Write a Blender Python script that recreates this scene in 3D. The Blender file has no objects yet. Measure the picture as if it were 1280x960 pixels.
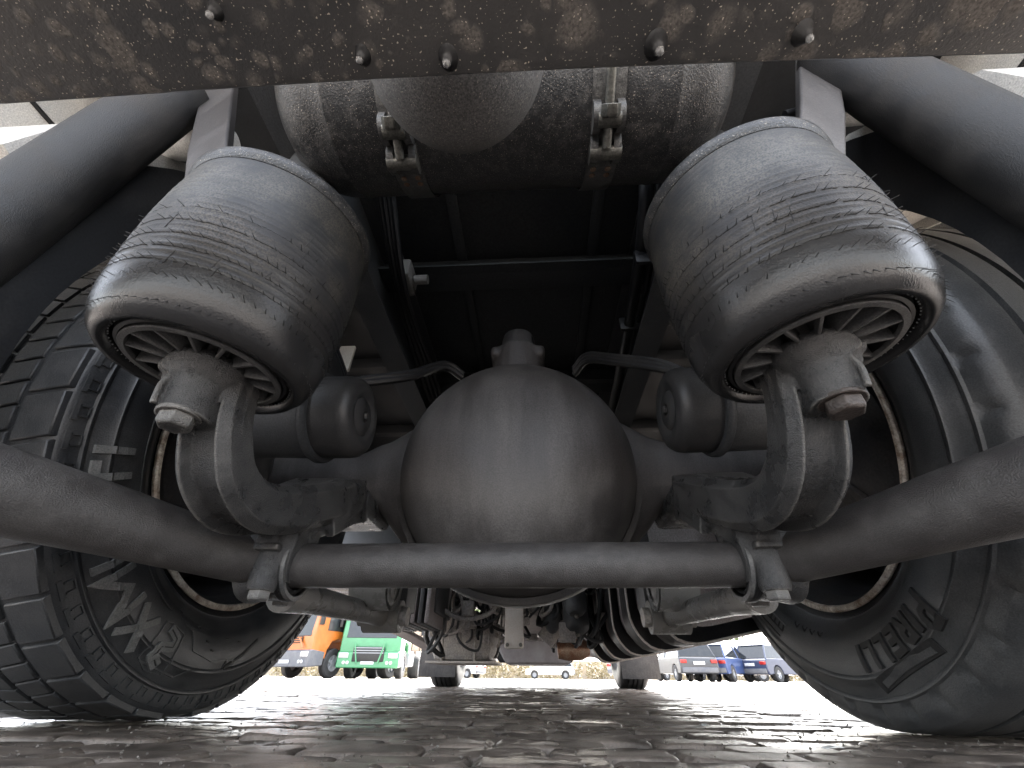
import bpy, bmesh, math, random
from mathutils import Vector, Matrix, noise
S = bpy.context.scene
COL = S.collection
PI = math.pi
random.seed(7)

# ------------------------------------------------------------ camera
CAM = Vector((0.0428, 0.0, 0.085))
F_PX, PITCH, YAW, ROLL = 513.17, 0.621, 0.06, 0.0103
Fv = Vector((-math.sin(YAW)*math.cos(PITCH), math.cos(YAW)*math.cos(PITCH), math.sin(PITCH)))
Rv = Vector((math.cos(YAW), math.sin(YAW), 0)); Uv = Rv.cross(Fv)
R2 = Rv*math.cos(ROLL)+Uv*math.sin(ROLL); U2 = -Rv*math.sin(ROLL)+Uv*math.cos(ROLL)
cd = bpy.data.cameras.new('camera'); cam = bpy.data.objects.new('camera', cd); COL.objects.link(cam)
cd.sensor_width = 36; cd.lens = F_PX/1280*36; cd.clip_start = .01; cd.clip_end = 2000
m3 = Matrix((R2, U2, -Fv)).transposed()
cam.matrix_world = Matrix.Translation(CAM) @ m3.to_4x4()
S.camera = cam
# ------------------------------------------------------------ sky, sun, exposure
SUN_EL, SUN_AZ = math.radians(50), math.radians(18)     # azimuth from +Y towards +X
w = bpy.data.worlds.new('World'); S.world = w; w.use_nodes = True
nt = w.node_tree; bg = nt.nodes['Background']
sky = nt.nodes.new('ShaderNodeTexSky'); sky.sky_type = 'NISHITA'; sky.sun_disc = False
sky.sun_elevation = SUN_EL; sky.sun_rotation = SUN_AZ; sky.dust_density = 4; sky.air_density = 1.0
hs = nt.nodes.new('ShaderNodeHueSaturation'); hs.inputs['Saturation'].default_value = .35
nt.links.new(sky.outputs[0], hs.inputs['Color']); nt.links.new(hs.outputs[0], bg.inputs[0])
bg.inputs[1].default_value = .15
sl = bpy.data.lights.new('sun', 'SUN'); sl.energy = 2.0; sl.angle = math.radians(8); sl.color = (1, .96, .9)
sun = bpy.data.objects.new('sun', sl); COL.objects.link(sun)
sd = Vector((math.sin(SUN_AZ)*math.cos(SUN_EL), math.cos(SUN_AZ)*math.cos(SUN_EL), math.sin(SUN_EL)))
sun.rotation_euler = sd.to_track_quat('Z', 'Y').to_euler(); sun.location = (0, -4, 9)
S.view_settings.view_transform = 'Standard'; S.view_settings.look = 'None'
S.view_settings.exposure = 3.35; S.view_settings.gamma = 1
S.cycles.max_bounces = 8; S.cycles.diffuse_bounces = 6; S.cycles.glossy_bounces = 4
S.cycles.sample_clamp_indirect = 6

# ------------------------------------------------------------ materials
SATURATED = ('rusty_metal', 'orange_paint', 'green_paint', 'blue_car_paint', 'yellow_car_paint', 'red_lamp', 'dry_hedge', 'leafage', 'navy_car_paint')
def mat(name, base, dust=None, amt=.5, rough=.6, rough2=None, scale=12, metal=0, bump=.15, bscale=160,
        bump_big=0, spec=.5, dots=0, wave=None, coat=0, stretch=None, edge=0):
    m = bpy.data.materials.new(name); m.use_nodes = True
    t = m.node_tree; n = t.nodes; L = t.links.new
    b = n['Principled BSDF']
    tc = n.new('ShaderNodeTexCoord'); src = tc.outputs['Object']
    if stretch:
        mp = n.new('ShaderNodeMapping'); mp.inputs['Scale'].default_value = stretch
        L(src, mp.inputs[0]); srcs = mp.outputs[0]
    else: srcs = src
    b.inputs['Metallic'].default_value = metal
    b.inputs['Specular IOR Level'].default_value = spec
    if coat:
        b.inputs['Coat Weight'].default_value = coat; b.inputs['Coat Roughness'].default_value = .18
    dust = dust or tuple(min(1, c*1.9+.01) for c in base)
    if max(dust) < .45 and name not in SATURATED:
        g_ = sum(dust)/3; dust = tuple(c*.5+g_*.5 for c in dust)
    no = n.new('ShaderNodeTexNoise'); no.inputs['Scale'].default_value = scale
    no.inputs['Detail'].default_value = 8; no.inputs['Roughness'].default_value = .65
    L(srcs, no.inputs['Vector'])
    cr = n.new('ShaderNodeValToRGB'); c = 1-amt
    cr.color_ramp.elements[0].position = max(0, c*.6+.1); cr.color_ramp.elements[1].position = min(1, c*.6+.42)
    L(no.outputs[0], cr.inputs[0])
    mx = n.new('ShaderNodeMix'); mx.data_type = 'RGBA'
    mx.inputs['A'].default_value = (*base, 1); mx.inputs['B'].default_value = (*dust, 1)
    L(cr.outputs[0], mx.inputs['Factor'])
    out = mx.outputs['Result']
    fine = n.new('ShaderNodeTexNoise'); fine.inputs['Scale'].default_value = bscale
    fine.inputs['Detail'].default_value = 4; L(src, fine.inputs['Vector'])
    g = n.new('ShaderNodeMix'); g.data_type = 'RGBA'; g.blend_type = 'OVERLAY'; g.inputs['Factor'].default_value = .75
    L(out, g.inputs['A']); L(fine.outputs[0], g.inputs['B']); out = g.outputs['Result']
    if dots:
        v = n.new('ShaderNodeTexNoise'); v.inputs['Scale'].default_value = dots; v.inputs['Detail'].default_value = 1
        L(src, v.inputs['Vector'])
        r = n.new('ShaderNodeValToRGB'); r.color_ramp.elements[0].position = .68; r.color_ramp.elements[1].position = .74
        L(v.outputs[0], r.inputs[0])
        d = n.new('ShaderNodeMix'); d.data_type = 'RGBA'; d.inputs['B'].default_value = (.5, .44, .36, 1)
        L(out, d.inputs['A']); L(r.outputs[0], d.inputs['Factor']); out = d.outputs['Result']
    if edge:
        ge = n.new('ShaderNodeNewGeometry'); er = n.new('ShaderNodeMapRange'); er.inputs['From Min'].default_value = .515; er.inputs['From Max'].default_value = .575; er.inputs['To Max'].default_value = edge
        L(ge.outputs['Pointiness'], er.inputs[0]); ew = n.new('ShaderNodeMix'); ew.data_type = 'RGBA'; ew.inputs['B'].default_value = (.42, .40, .37, 1)
        L(out, ew.inputs['A']); L(er.outputs[0], ew.inputs['Factor']); out = ew.outputs['Result']
    L(out, b.inputs['Base Color'])
    mr = n.new('ShaderNodeMapRange'); mr.inputs['To Min'].default_value = rough
    mr.inputs['To Max'].default_value = rough2 if rough2 is not None else min(1, rough+.25)
    L(cr.outputs[0], mr.inputs['Value']); L(mr.outputs[0], b.inputs['Roughness'])
    bp = n.new('ShaderNodeBump'); bp.inputs['Strength'].default_value = bump; bp.inputs['Distance'].default_value = .002
    L(fine.outputs[0], bp.inputs['Height']); last = bp
    if bump_big:
        bb = n.new('ShaderNodeBump'); bb.inputs['Strength'].default_value = bump_big; bb.inputs['Distance'].default_value = .006
        L(no.outputs[0], bb.inputs['Height']); L(bp.outputs[0], bb.inputs['Normal']); last = bb
    if wave:
        wv = n.new('ShaderNodeTexWave'); wv.wave_type = 'BANDS'; wv.bands_direction = wave[0]
        wv.inputs['Scale'].default_value = wave[1]; wv.inputs['Distortion'].default_value = wave[2]
        wv.inputs['Detail Scale'].default_value = 3
        L(src, wv.inputs['Vector'])
        b3 = n.new('ShaderNodeBump'); b3.inputs['Strength'].default_value = .2; b3.inputs['Distance'].default_value = .002
        L(wv.outputs[0], b3.inputs['Height']); L(last.outputs[0], b3.inputs['Normal']); last = b3
    L(last.outputs[0], b.inputs['Normal'])
    return m
M = {}
M['cast'] = mat('cast_iron_paint', (.040, .040, .041), (.110, .105, .10), .42, .27, .5, 18, 0, 1.0, 560, .10, edge=.5)
M['bar'] = mat('bar_paint', (.052, .048, .047), (.10, .091, .085), .42, .36, .6, 22, 0, .6, 600, .2)
M['axle'] = mat('axle_dusty_paint', (.046, .042, .041), (.125, .112, .107), .5, .40, .62, 7, 0, .2, 330, .1, stretch=(1, 1, .15))
M['chassis'] = mat('chassis_paint', (.045, .048, .052), (.10, .10, .10), .35, .5, .75, 7, 0, .3, 300)
M['plate'] = None
M['tank'] = mat('tank_black_steel', (.034, .034, .035), (.13, .118, .105), .36, .32, .65, 60, 0, .7, 330, dots=620)
M['dome'] = mat('dusty_dome', (.105, .10, .098), (.30, .275, .24), .5, .4, .7, 330, 0, .6, 620, dots=480)
M['tube'] = mat('dusty_tube', (.013, .0125, .0125), (.046, .038, .031), .45, .55, .8, 9, 0, .5, 600)
M['guard'] = mat('mudguard_plastic', (.012, .013, .015), (.04, .038, .037), .4, .6, .85, 5, 0, .2, 200)
M['grey'] = mat('pale_grey_plastic', (.46, .45, .43), (.60, .57, .52), .5, .5, .7, 9, 0, .3, 300)
M['piston'] = mat('piston_plastic', (.085, .084, .083), (.165, .16, .152), .45, .4, .6, 30, 0, .4, 420)
M['steel'] = mat('zinc_steel', (.17, .165, .145), (.09, .08, .065), .5, .35, .6, 60, .5, .2, 300)
M['rusty'] = mat('rusty_metal', (.16, .075, .04), (.32, .26, .2), .5, .6, .8, 60, .2, .6, 300)
M['oldbolt'] = mat('aged_bolt', (.06, .05, .045), (.13, .085, .065), .4, .4, .6, 60, .3, .6, 300)
M['rimedge'] = mat('weathered_rim_edge', (.26, .17, .11), (.82, .76, .66), .62, .5, .8, 38, .1, .6, 300)
M['rimdark'] = mat('rim_inside', (.03, .03, .032), (.08, .06, .045), .4, .6, .8, 12)
M['rubber'] = mat('tyre_rubber', (.027, .029, .032), (.066, .067, .068), .42, .36, .58, 14, 0, .3, 420, .1)
M['rubberR'] = mat('tyre_rubber_worn', (.052, .054, .056), (.10, .099, .097), .45, .38, .58, 12, 0, .3, 420, .08)
M['letter'] = mat('rubbed_letter', (.13, .133, .13), (.19, .188, .18), .5, .6, .8, 40, 0, .3, 400)
M['letterdark'] = mat('dark_raised_letter', (.012, .012, .013), (.03, .03, .03), .5, .6, .8, 40)
M['hair'] = mat('rubber_hair', (.02, .02, .02), None, .3, .5)
M['black'] = mat('black_plastic', (.012, .012, .013), (.04, .038, .035), .35, .4, .7, 14)
M['machinery'] = mat('machinery_dusty', (.30, .285, .28), (.52, .48, .43), .5, .5, .8, 12, .2, .4, 120, .3)
M['cover'] = mat('pale_cover_plate', (.68, .63, .57), (.78, .74, .70), .5, .5, .7, 10, 0, .2, 200)
M['maroon'] = mat('dusty_maroon_strip', (.20, .175, .178), (.32, .295, .285), .5, .5, .7, 5)
M['ring'] = mat('bush_ring_metal', (.09, .09, .09), (.18, .175, .165), .5, .35, .6, 60, .3, .3, 300)
M['cap'] = mat('smooth_black_cap', (.034, .034, .035), (.06, .057, .054), .4, .42, .6, 12, 0, .15, 400)
M['strap'] = mat('strap_steel', (.055, .053, .051), (.15, .14, .125), .5, .35, .6, 70, .1, .5, 420)
M['added_deck'] = mat('black_added_deck', (.009, .010, .012), (.022, .023, .026), .5, .6, .8, 6)
M['recess'] = mat('recess_black_paint', (.020, .023, .026), (.042, .044, .046), .5, .6, .85, 5)
M['flap'] = mat('rubber_flap', (.13, .13, .135), (.2, .195, .19), .5, .5, .7, 20, 0, .4, 200)
M['copper'] = mat('heat_tinted_pipe', (.50, .26, .17), (.65, .52, .40), .5, .35, .6, 20, .7)
M['underlip'] = mat('tank_lip', (.55, .50, .47), (.65, .60, .54), .5, .45, .7, 8)
M['drop'] = bpy.data.materials.new('clear_water'); M['drop'].use_nodes = True
_b = M['drop'].node_tree.nodes['Principled BSDF']; _b.inputs['Transmission Weight'].default_value = .7
_b.inputs['Base Color'].default_value = (.75, .75, .74, 1)
_n = M['drop'].node_tree.nodes.new('ShaderNodeTexNoise'); _n.inputs['Scale'].default_value = 60
_r = M['drop'].node_tree.nodes.new('ShaderNodeMapRange'); _r.inputs['To Min'].default_value = .03; _r.inputs['To Max'].default_value = .12
M['drop'].node_tree.links.new(_n.outputs[0], _r.inputs[0]); M['drop'].node_tree.links.new(_r.outputs[0], _b.inputs['Roughness'])

def plate_material():
    m = bpy.data.materials.new('mud_spotted_plate'); m.use_nodes = True
    t = m.node_tree; n = t.nodes; L = t.links.new; b = n['Principled BSDF']
    tc = n.new('ShaderNodeTexCoord')
    nz = n.new('ShaderNodeTexNoise'); nz.inputs['Scale'].default_value = 30; nz.inputs['Detail'].default_value = 5
    L(tc.outputs['Object'], nz.inputs['Vector'])
    wp = n.new('ShaderNodeMix'); wp.data_type = 'RGBA'; wp.blend_type = 'LINEAR_LIGHT'; wp.inputs['Factor'].default_value = .009
    L(tc.outputs['Object'], wp.inputs['A']); L(nz.outputs['Color'], wp.inputs['B'])
    masks = []
    for sc, hi, off in ((34, .43, 0), (60, .40, 3.1), (24, .36, 7.7)):
        mp = n.new('ShaderNodeMapping'); mp.inputs['Location'].default_value = (off, off*.7, off*.3)
        L(wp.outputs['Result'], mp.inputs[0])
        v = n.new('ShaderNodeTexVoronoi'); v.inputs['Scale'].default_value = sc
        L(mp.outputs[0], v.inputs['Vector'])
        # each cell draws its own blob size
        sz = n.new('ShaderNodeSeparateColor'); L(v.outputs['Color'], sz.inputs[0])
        k = n.new('ShaderNodeMath'); k.operation = 'MULTIPLY'; k.inputs[1].default_value = hi*1.35; L(sz.outputs[0], k.inputs[0])
        s = n.new('ShaderNodeMath'); s.operation = 'SUBTRACT'; L(k.outputs[0], s.inputs[0]); L(v.outputs['Distance'], s.inputs[1])
        r = n.new('ShaderNodeMapRange'); r.inputs['From Min'].default_value = 0; r.inputs['From Max'].default_value = .17
        L(s.outputs[0], r.inputs[0]); masks.append(r.outputs[0])
    a = n.new('ShaderNodeMath'); a.operation = 'MAXIMUM'; L(masks[0], a.inputs[0]); L(masks[1], a.inputs[1])
    a2 = n.new('ShaderNodeMath'); a2.operation = 'MAXIMUM'; L(a.outputs[0], a2.inputs[0]); L(masks[2], a2.inputs[1])
    fine = n.new('ShaderNodeTexNoise'); fine.inputs['Scale'].default_value = 420; fine.inputs['Detail'].default_value = 3
    L(tc.outputs['Object'], fine.inputs['Vector'])
    fr = n.new('ShaderNodeMapRange'); fr.inputs['From Min'].default_value = .3; fr.inputs['From Max'].default_value = .7; L(fine.outputs[0], fr.inputs[0])
    big = n.new('ShaderNodeTexNoise'); big.inputs['Scale'].default_value = 7; big.inputs['Detail'].default_value = 6; L(tc.outputs['Object'], big.inputs['Vector'])
    film = n.new('ShaderNodeMix'); film.data_type = 'RGBA'; film.inputs['A'].default_value = (.062, .061, .061, 1); film.inputs['B'].default_value = (.095, .09, .086, 1)
    br = n.new('ShaderNodeMapRange'); br.inputs['From Min'].default_value = .35; br.inputs['From Max'].default_value = .68; L(big.outputs[0], br.inputs[0])
    L(br.outputs[0], film.inputs['Factor'])
    mud = n.new('ShaderNodeMix'); mud.data_type = 'RGBA'; mud.inputs['A'].default_value = (.10, .089, .080, 1); mud.inputs['B'].default_value = (.25, .226, .20, 1)
    L(fr.outputs[0], mud.inputs['Factor'])
    mm = n.new('ShaderNodeMath'); mm.operation = 'MULTIPLY'; mm.inputs[1].default_value = .85; L(a2.outputs[0], mm.inputs[0])
    mx = n.new('ShaderNodeMix'); mx.data_type = 'RGBA'; L(film.outputs['Result'], mx.inputs['A']); L(mud.outputs['Result'], mx.inputs['B']); L(mm.outputs[0], mx.inputs['Factor'])
    sp = n.new('ShaderNodeTexNoise'); sp.inputs['Scale'].default_value = 520; sp.inputs['Detail'].default_value = 0; L(tc.outputs['Object'], sp.inputs['Vector'])
    sr = n.new('ShaderNodeMapRange'); sr.inputs['From Min'].default_value = .76; sr.inputs['From Max'].default_value = .80; L(sp.outputs[0], sr.inputs[0])
    m2 = n.new('ShaderNodeMix'); m2.data_type = 'RGBA'; m2.inputs['B'].default_value = (.62, .55, .45, 1)
    L(mx.outputs['Result'], m2.inputs['A']); L(sr.outputs[0], m2.inputs['Factor'])
    L(m2.outputs['Result'], b.inputs['Base Color'])
    rr = n.new('ShaderNodeMapRange'); rr.inputs['To Min'].default_value = .34; rr.inputs['To Max'].default_value = .85
    L(a2.outputs[0], rr.inputs[0]); L(rr.outputs[0], b.inputs['Roughness'])
    bp = n.new('ShaderNodeBump'); bp.inputs['Strength'].default_value = .4; bp.inputs['Distance'].default_value = .001; L(fine.outputs[0], bp.inputs['Height'])
    b2 = n.new('ShaderNodeBump'); b2.inputs['Strength'].default_value = .25; b2.inputs['Distance'].default_value = .0015; L(a2.outputs[0], b2.inputs['Height']); L(bp.outputs[0], b2.inputs['Normal'])
    L(b2.outputs[0], b.inputs['Normal'])
    return m
M['plate'] = plate_material()

def bellows_material():
    """black rubber, dust clinging in the middle, wet and glossy low on the side that faces the wheel"""
    m = bpy.data.materials.new('bellows_rubber'); m.use_nodes = True
    t = m.node_tree; n = t.nodes; L = t.links.new; b = n['Principled BSDF']
    tc = n.new('ShaderNodeTexCoord'); sx = n.new('ShaderNodeSeparateXYZ'); L(tc.outputs['Object'], sx.inputs[0])
    no = n.new('ShaderNodeTexNoise'); no.inputs['Scale'].default_value = 9; no.inputs['Detail'].default_value = 9; no.inputs['Roughness'].default_value = .7; L(tc.outputs['Object'], no.inputs['Vector'])
    fi = n.new('ShaderNodeTexNoise'); fi.inputs['Scale'].default_value = 420; fi.inputs['Detail'].default_value = 4; L(tc.outputs['Object'], fi.inputs['Vector'])
    # wetness rises towards the bottom
    wz = n.new('ShaderNodeMapRange'); wz.inputs['From Min'].default_value = .14; wz.inputs['From Max'].default_value = .03; L(sx.outputs[2], wz.inputs[0])
    ad = n.new('ShaderNodeMath'); ad.operation = 'MULTIPLY_ADD'; ad.inputs[1].default_value = 1.5; ad.inputs[2].default_value = -.75; L(no.outputs[0], ad.inputs[0])
    wt = n.new('ShaderNodeMath'); wt.operation = 'ADD'; wt.use_clamp = True; L(wz.outputs[0], wt.inputs[0]); L(ad.outputs[0], wt.inputs[1])
    dust = n.new('ShaderNodeMapRange'); dust.inputs['From Min'].default_value = .40; dust.inputs['From Max'].default_value = .66; L(no.outputs[0], dust.inputs[0])
    iv = n.new('ShaderNodeMath'); iv.operation = 'SUBTRACT'; iv.inputs[0].default_value = 1.0; L(wt.outputs[0], iv.inputs[1])
    dm = n.new('ShaderNodeMath'); dm.operation = 'MULTIPLY'; L(dust.outputs[0], dm.inputs[0]); L(iv.outputs[0], dm.inputs[1])
    d2 = n.new('ShaderNodeMath'); d2.operation = 'MULTIPLY'; L(dm.outputs[0], d2.inputs[0])
    fr = n.new('ShaderNodeMapRange'); fr.inputs['From Min'].default_value = .38; fr.inputs['From Max'].default_value = .6; L(fi.outputs[0], fr.inputs[0]); L(fr.outputs[0], d2.inputs[1])
    mx = n.new('ShaderNodeMix'); mx.data_type = 'RGBA'; mx.inputs['A'].default_value = (.024, .024, .025, 1); mx.inputs['B'].default_value = (.135, .12, .095, 1)
    L(d2.outputs[0], mx.inputs['Factor'])
    # warp cords: crossing hairlines
    L(mx.outputs['Result'], b.inputs['Base Color'])
    rr = n.new('ShaderNodeMapRange'); rr.inputs['To Min'].default_value = .52; rr.inputs['To Max'].default_value = .23; L(wt.outputs[0], rr.inputs[0]); L(rr.outputs[0], b.inputs['Roughness'])
    bp = n.new('ShaderNodeBump'); bp.inputs['Strength'].default_value = .4; bp.inputs['Distance'].default_value = .001; L(fi.outputs[0], bp.inputs['Height'])
    wv = n.new('ShaderNodeTexWave'); wv.bands_direction = 'Z'; wv.inputs['Scale'].default_value = 26; wv.inputs['Distortion'].default_value = 1.5; L(tc.outputs['Object'], wv.inputs['Vector'])
    b2 = n.new('ShaderNodeBump'); b2.inputs['Strength'].default_value = .08; b2.inputs['Distance'].default_value = .001; L(wv.outputs[0], b2.inputs['Height']); L(bp.outputs[0], b2.inputs['Normal'])
    L(b2.outputs[0], b.inputs['Normal'])
    return m
M['bellows'] = bellows_material()

# ------------------------------------------------------------ mesh helpers
def ring_pts(c, ax, r, n, up=None, sx=1, sy=1, ph=0):
    ax = ax.normalized()
    u = up or (Vector((0, 0, 1)) if abs(ax.z) < .9 else Vector((0, 1, 0)))
    a = u.cross(ax).normalized(); b = ax.cross(a)
    return [c + a*(r*sx*math.cos(2*PI*i/n+ph)) + b*(r*sy*math.sin(2*PI*i/n+ph)) for i in range(n)]
class MB:
    def __init__(s): s.v = []; s.f = []; s.sm = []
    def add(s, vs, fs, smooth=True):
        o = len(s.v); s.v += [tuple(v) for v in vs]; s.f += [tuple(i+o for i in f) for f in fs]; s.sm += [smooth]*len(fs)
    def box(s, c, d, rot=None, bev=0):
        bm = bmesh.new(); bmesh.ops.create_cube(bm, size=1)
        for v in bm.verts: v.co = Vector((v.co.x*d[0], v.co.y*d[1], v.co.z*d[2]))
        if bev: bmesh.ops.bevel(bm, geom=bm.edges[:], offset=bev, segments=2, affect='EDGES', profile=.5)
        R = rot if rot is not None else Matrix.Identity(3)
        s.add([R @ v.co + Vector(c) for v in bm.verts], [[v.index for v in f.verts] for f in (bm.verts.index_update() or bm.faces)], False); bm.free()
    def tube(s, pts, r, n=16, caps=True, closed=False):
        pts = [Vector(p) for p in pts]; N = len(pts); rs = r if isinstance(r, (list, tuple)) else [r]*N
        up = None; rings = []
        for i, p in enumerate(pts):
            d = (pts[min(i+1, N-1)]-pts[max(i-1, 0)]).normalized()
            if up is None: up = Vector((0, 0, 1)) if abs(d.z) < .9 else Vector((0, 1, 0))
            a = up.cross(d).normalized(); up = d.cross(a)
            rings += [p + a*(rs[i]*math.cos(2*PI*k/n)) + up*(rs[i]*math.sin(2*PI*k/n)) for k in range(n)]
        fs = [(i*n+k, i*n+(k+1) % n, (i+1)*n+(k+1) % n, (i+1)*n+k) for i in range(N-1) for k in range(n)]
        s.add(rings, fs)
        if caps: s.add([rings[k] for k in range(n)], [tuple(range(n-1, -1, -1))], False); s.add(rings[-n:], [tuple(range(n))], False)
    def lathe(s, prof, o=(0, 0, 0), ax=(0, 0, 1), n=48, sx=1, sy=1, caps=False):
        """prof: (radius, along axis)"""
        o = Vector(o); ax = Vector(ax).normalized(); vs = []
        for r, z in prof: vs += ring_pts(o+ax*z, ax, max(r, 1e-5), n, None, sx, sy)
        fs = [(i*n+k, i*n+(k+1) % n, (i+1)*n+(k+1) % n, (i+1)*n+k) for i in range(len(prof)-1) for k in range(n)]
        s.add(vs, fs)
        if caps: s.add(vs[:n], [tuple(range(n-1, -1, -1))], False); s.add(vs[-n:], [tuple(range(n))], False)
    def sweep(s, pts, secs, side=Vector((1, 0, 0)), closed_sec=True):
        """secs: per point list of (u,v); u along side, v along the normal"""
        pts = [Vector(p) for p in pts]; N = len(pts); vs = []; n = len(secs[0])
        for i, p in enumerate(pts):
            d = (pts[min(i+1, N-1)]-pts[max(i-1, 0)]).normalized()
            u = (side - d*side.dot(d)).normalized(); v = d.cross(u)
            vs += [p+u*a+v*b for a, b in secs[i]]
        fs = [(i*n+k, i*n+(k+1) % n, (i+1)*n+(k+1) % n, (i+1)*n+k) for i in range(N-1) for k in range(n)]
        fs += [tuple(range(n-1, -1, -1)), tuple((N-1)*n+k for k in range(n))]
        s.add(vs, fs)
    def prism(s, poly, y0, y1, ax='y'):
        """poly of 2D points; ax x: (y,z) extruded in x; ax y: (x,z) in y; ax z: (x,y) in z"""
        def P(p, t): return {'x': (t, p[0], p[1]), 'y': (p[0], t, p[1]), 'z': (p[0], p[1], t)}[ax]
        n = len(poly); vs = [P(p, y0) for p in poly]+[P(p, y1) for p in poly]
        s.add(vs, [tuple(range(n)), tuple(range(2*n-1, n-1, -1))]+[(k, n+k, n+(k+1) % n, (k+1) % n) for k in range(n)], False)
    def build(s, name, m, parent=None, loc=(0, 0, 0), remesh=0, smooth=0, auto=True, label=None, sub=0, bevel=0, xf=None):
        me = bpy.data.meshes.new(name); me.from_pydata([tuple(Vector(v)-Vector(loc)) for v in s.v], [], s.f)
        me.validate()
        bm = bmesh.new(); bm.from_mesh(me); bmesh.ops.remove_doubles(bm, verts=bm.verts, dist=1e-6) if auto and not remesh else None
        bmesh.ops.recalc_face_normals(bm, faces=bm.faces); bm.to_mesh(me); bm.free()
        me.materials.append(m)
        for p in me.polygons: p.use_smooth = True
        if not remesh and auto: me.set_sharp_from_angle(angle=math.radians(38))
        o = bpy.data.objects.new(name, me); COL.objects.link(o); o.location = loc
        if parent:
            o.parent = parent; o.location = Vector(loc)-world_loc(parent)
        WL[o.name] = Vector(loc)
        if remesh:
            r = o.modifiers.new('remesh', 'REMESH'); r.mode = 'VOXEL'; r.voxel_size = remesh; r.use_smooth_shade = True
            if smooth:
                q = o.modifiers.new('smooth', 'SMOOTH'); q.iterations = smooth; q.factor = .5
        if bevel:
            q = o.modifiers.new('bevel', 'BEVEL'); q.width = bevel; q.segments = 2; q.limit_method = 'ANGLE'
        if label: o['label'] = label
        return o
WL = {}
def world_loc(o): return WL[o.name]
def empty(name, loc=(0, 0, 0), parent=None, label=None):
    o = bpy.data.objects.new(name, None); COL.objects.link(o); o.empty_display_size = .1
    o.location = Vector(loc)-(world_loc(parent) if parent else Vector((0, 0, 0))); o.parent = parent
    WL[o.name] = Vector(loc)
    if label: o['label'] = label
    return o
def tag(o, label, cat, group=None, kind=None):
    if label: o['label'] = label
    if cat: o['category'] = cat
    if group: o['group'] = group
    if kind: o['kind'] = kind
    return o
def copy_to(o, parent, loc, rot=(0, 0, 0)):
    c = o.copy(); COL.objects.link(c); c.parent = parent; c.location = loc; c.rotation_euler = rot
    return c
def smoothpath(pts, n=8):
    P = [Vector(p) for p in pts]; out = []
    Q = [P[0]*2-P[1]]+P+[P[-1]*2-P[-2]]
    for i in range(1, len(Q)-2):
        for k in range(n):
            t = k/n; a, b, c, d = Q[i-1:i+3]
            out.append(.5*((2*b)+(c-a)*t+(2*a-5*b+4*c-d)*t*t+(3*b-a-3*c+d)*t**3))
    return out+[P[-1]]
def hexbolt(mb, c, ax, r, h):
    c = Vector(c); ax = Vector(ax).normalized()
    mb.lathe([(r*.8, 0), (r*1.0, 0), (r, h*.8), (r*.86, h), (0, h)], c, ax, 6)
def blob(mb, c, r, n=12):
    """ellipsoid, r=(rx,ry,rz)"""
    vs = []; fs = []; m = n//2+1
    for i in range(m+1):
        a = PI*i/m
        for k in range(n):
            b = 2*PI*k/n; vs.append((c[0]+r[0]*math.sin(a)*math.cos(b), c[1]+r[1]*math.sin(a)*math.sin(b), c[2]+r[2]*math.cos(a)))
    for i in range(m):
        for k in range(n): fs.append((i*n+k, i*n+(k+1) % n, (i+1)*n+(k+1) % n, (i+1)*n+k))
    mb.add(vs, fs)

#@@STRUCTURE
# ------------------------------------------------------------ ground
def ground_material(name, far=False):
    m = bpy.data.materials.new(name); m.use_nodes = True
    t = m.node_tree; n = t.nodes; L = t.links.new; b = n['Principled BSDF']
    geo = n.new('ShaderNodeNewGeometry'); pos = geo.outputs['Position']
    big = n.new('ShaderNodeTexNoise'); big.inputs['Scale'].default_value = 2.2; big.inputs['Detail'].default_value = 7; L(pos, big.inputs['Vector'])
    fine = n.new('ShaderNodeTexNoise'); fine.inputs['Scale'].default_value = 230; fine.inputs['Detail'].default_value = 6; fine.inputs['Roughness'].default_value = .8; L(pos, fine.inputs['Vector'])
    mid = n.new('ShaderNodeTexNoise'); mid.inputs['Scale'].default_value = 16; mid.inputs['Detail'].default_value = 6; L(pos, mid.inputs['Vector'])
    c = n.new('ShaderNodeMix'); c.data_type = 'RGBA'; c.inputs['A'].default_value = (.080, .066, .055, 1); c.inputs['B'].default_value = (.26, .215, .18, 1)
    mr = n.new('ShaderNodeMapRange'); mr.inputs['From Min'].default_value = .34; mr.inputs['From Max'].default_value = .68; L(mid.outputs[0], mr.inputs[0]); L(mr.outputs[0], c.inputs['Factor'])
    ov = n.new('ShaderNodeMix'); ov.data_type = 'RGBA'; ov.blend_type = 'OVERLAY'; ov.inputs['Factor'].default_value = .9; L(c.outputs['Result'], ov.inputs['A']); L(fine.outputs[0], ov.inputs['B'])
    L(ov.outputs['Result'], b.inputs['Base Color'])
    # wet film
    r = n.new('ShaderNodeMapRange'); r.inputs['From Min'].default_value = .42; r.inputs['From Max'].default_value = .6; r.inputs['To Min'].default_value = .42; r.inputs['To Max'].default_value = .12
    L(big.outputs[0], r.inputs[0]); L(r.outputs[0], b.inputs['Roughness'])
    bp = n.new('ShaderNodeBump'); bp.inputs['Strength'].default_value = .9; bp.inputs['Distance'].default_value = .002; L(fine.outputs[0], bp.inputs['Height'])
    b2 = n.new('ShaderNodeBump'); b2.inputs['Strength'].default_value = .35; b2.inputs['Distance'].default_value = .003; L(mid.outputs[0], b2.inputs['Height']); L(bp.outputs[0], b2.inputs['Normal'])
    L(b2.outputs[0], b.inputs['Normal'])
    return m
M['brick'] = ground_material('worn_paving_brick')
M['bed'] = mat('joint_dirt', (.035, .028, .022), (.07, .055, .042), .5, .8, .95, 60, 0, .8, 300)
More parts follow.
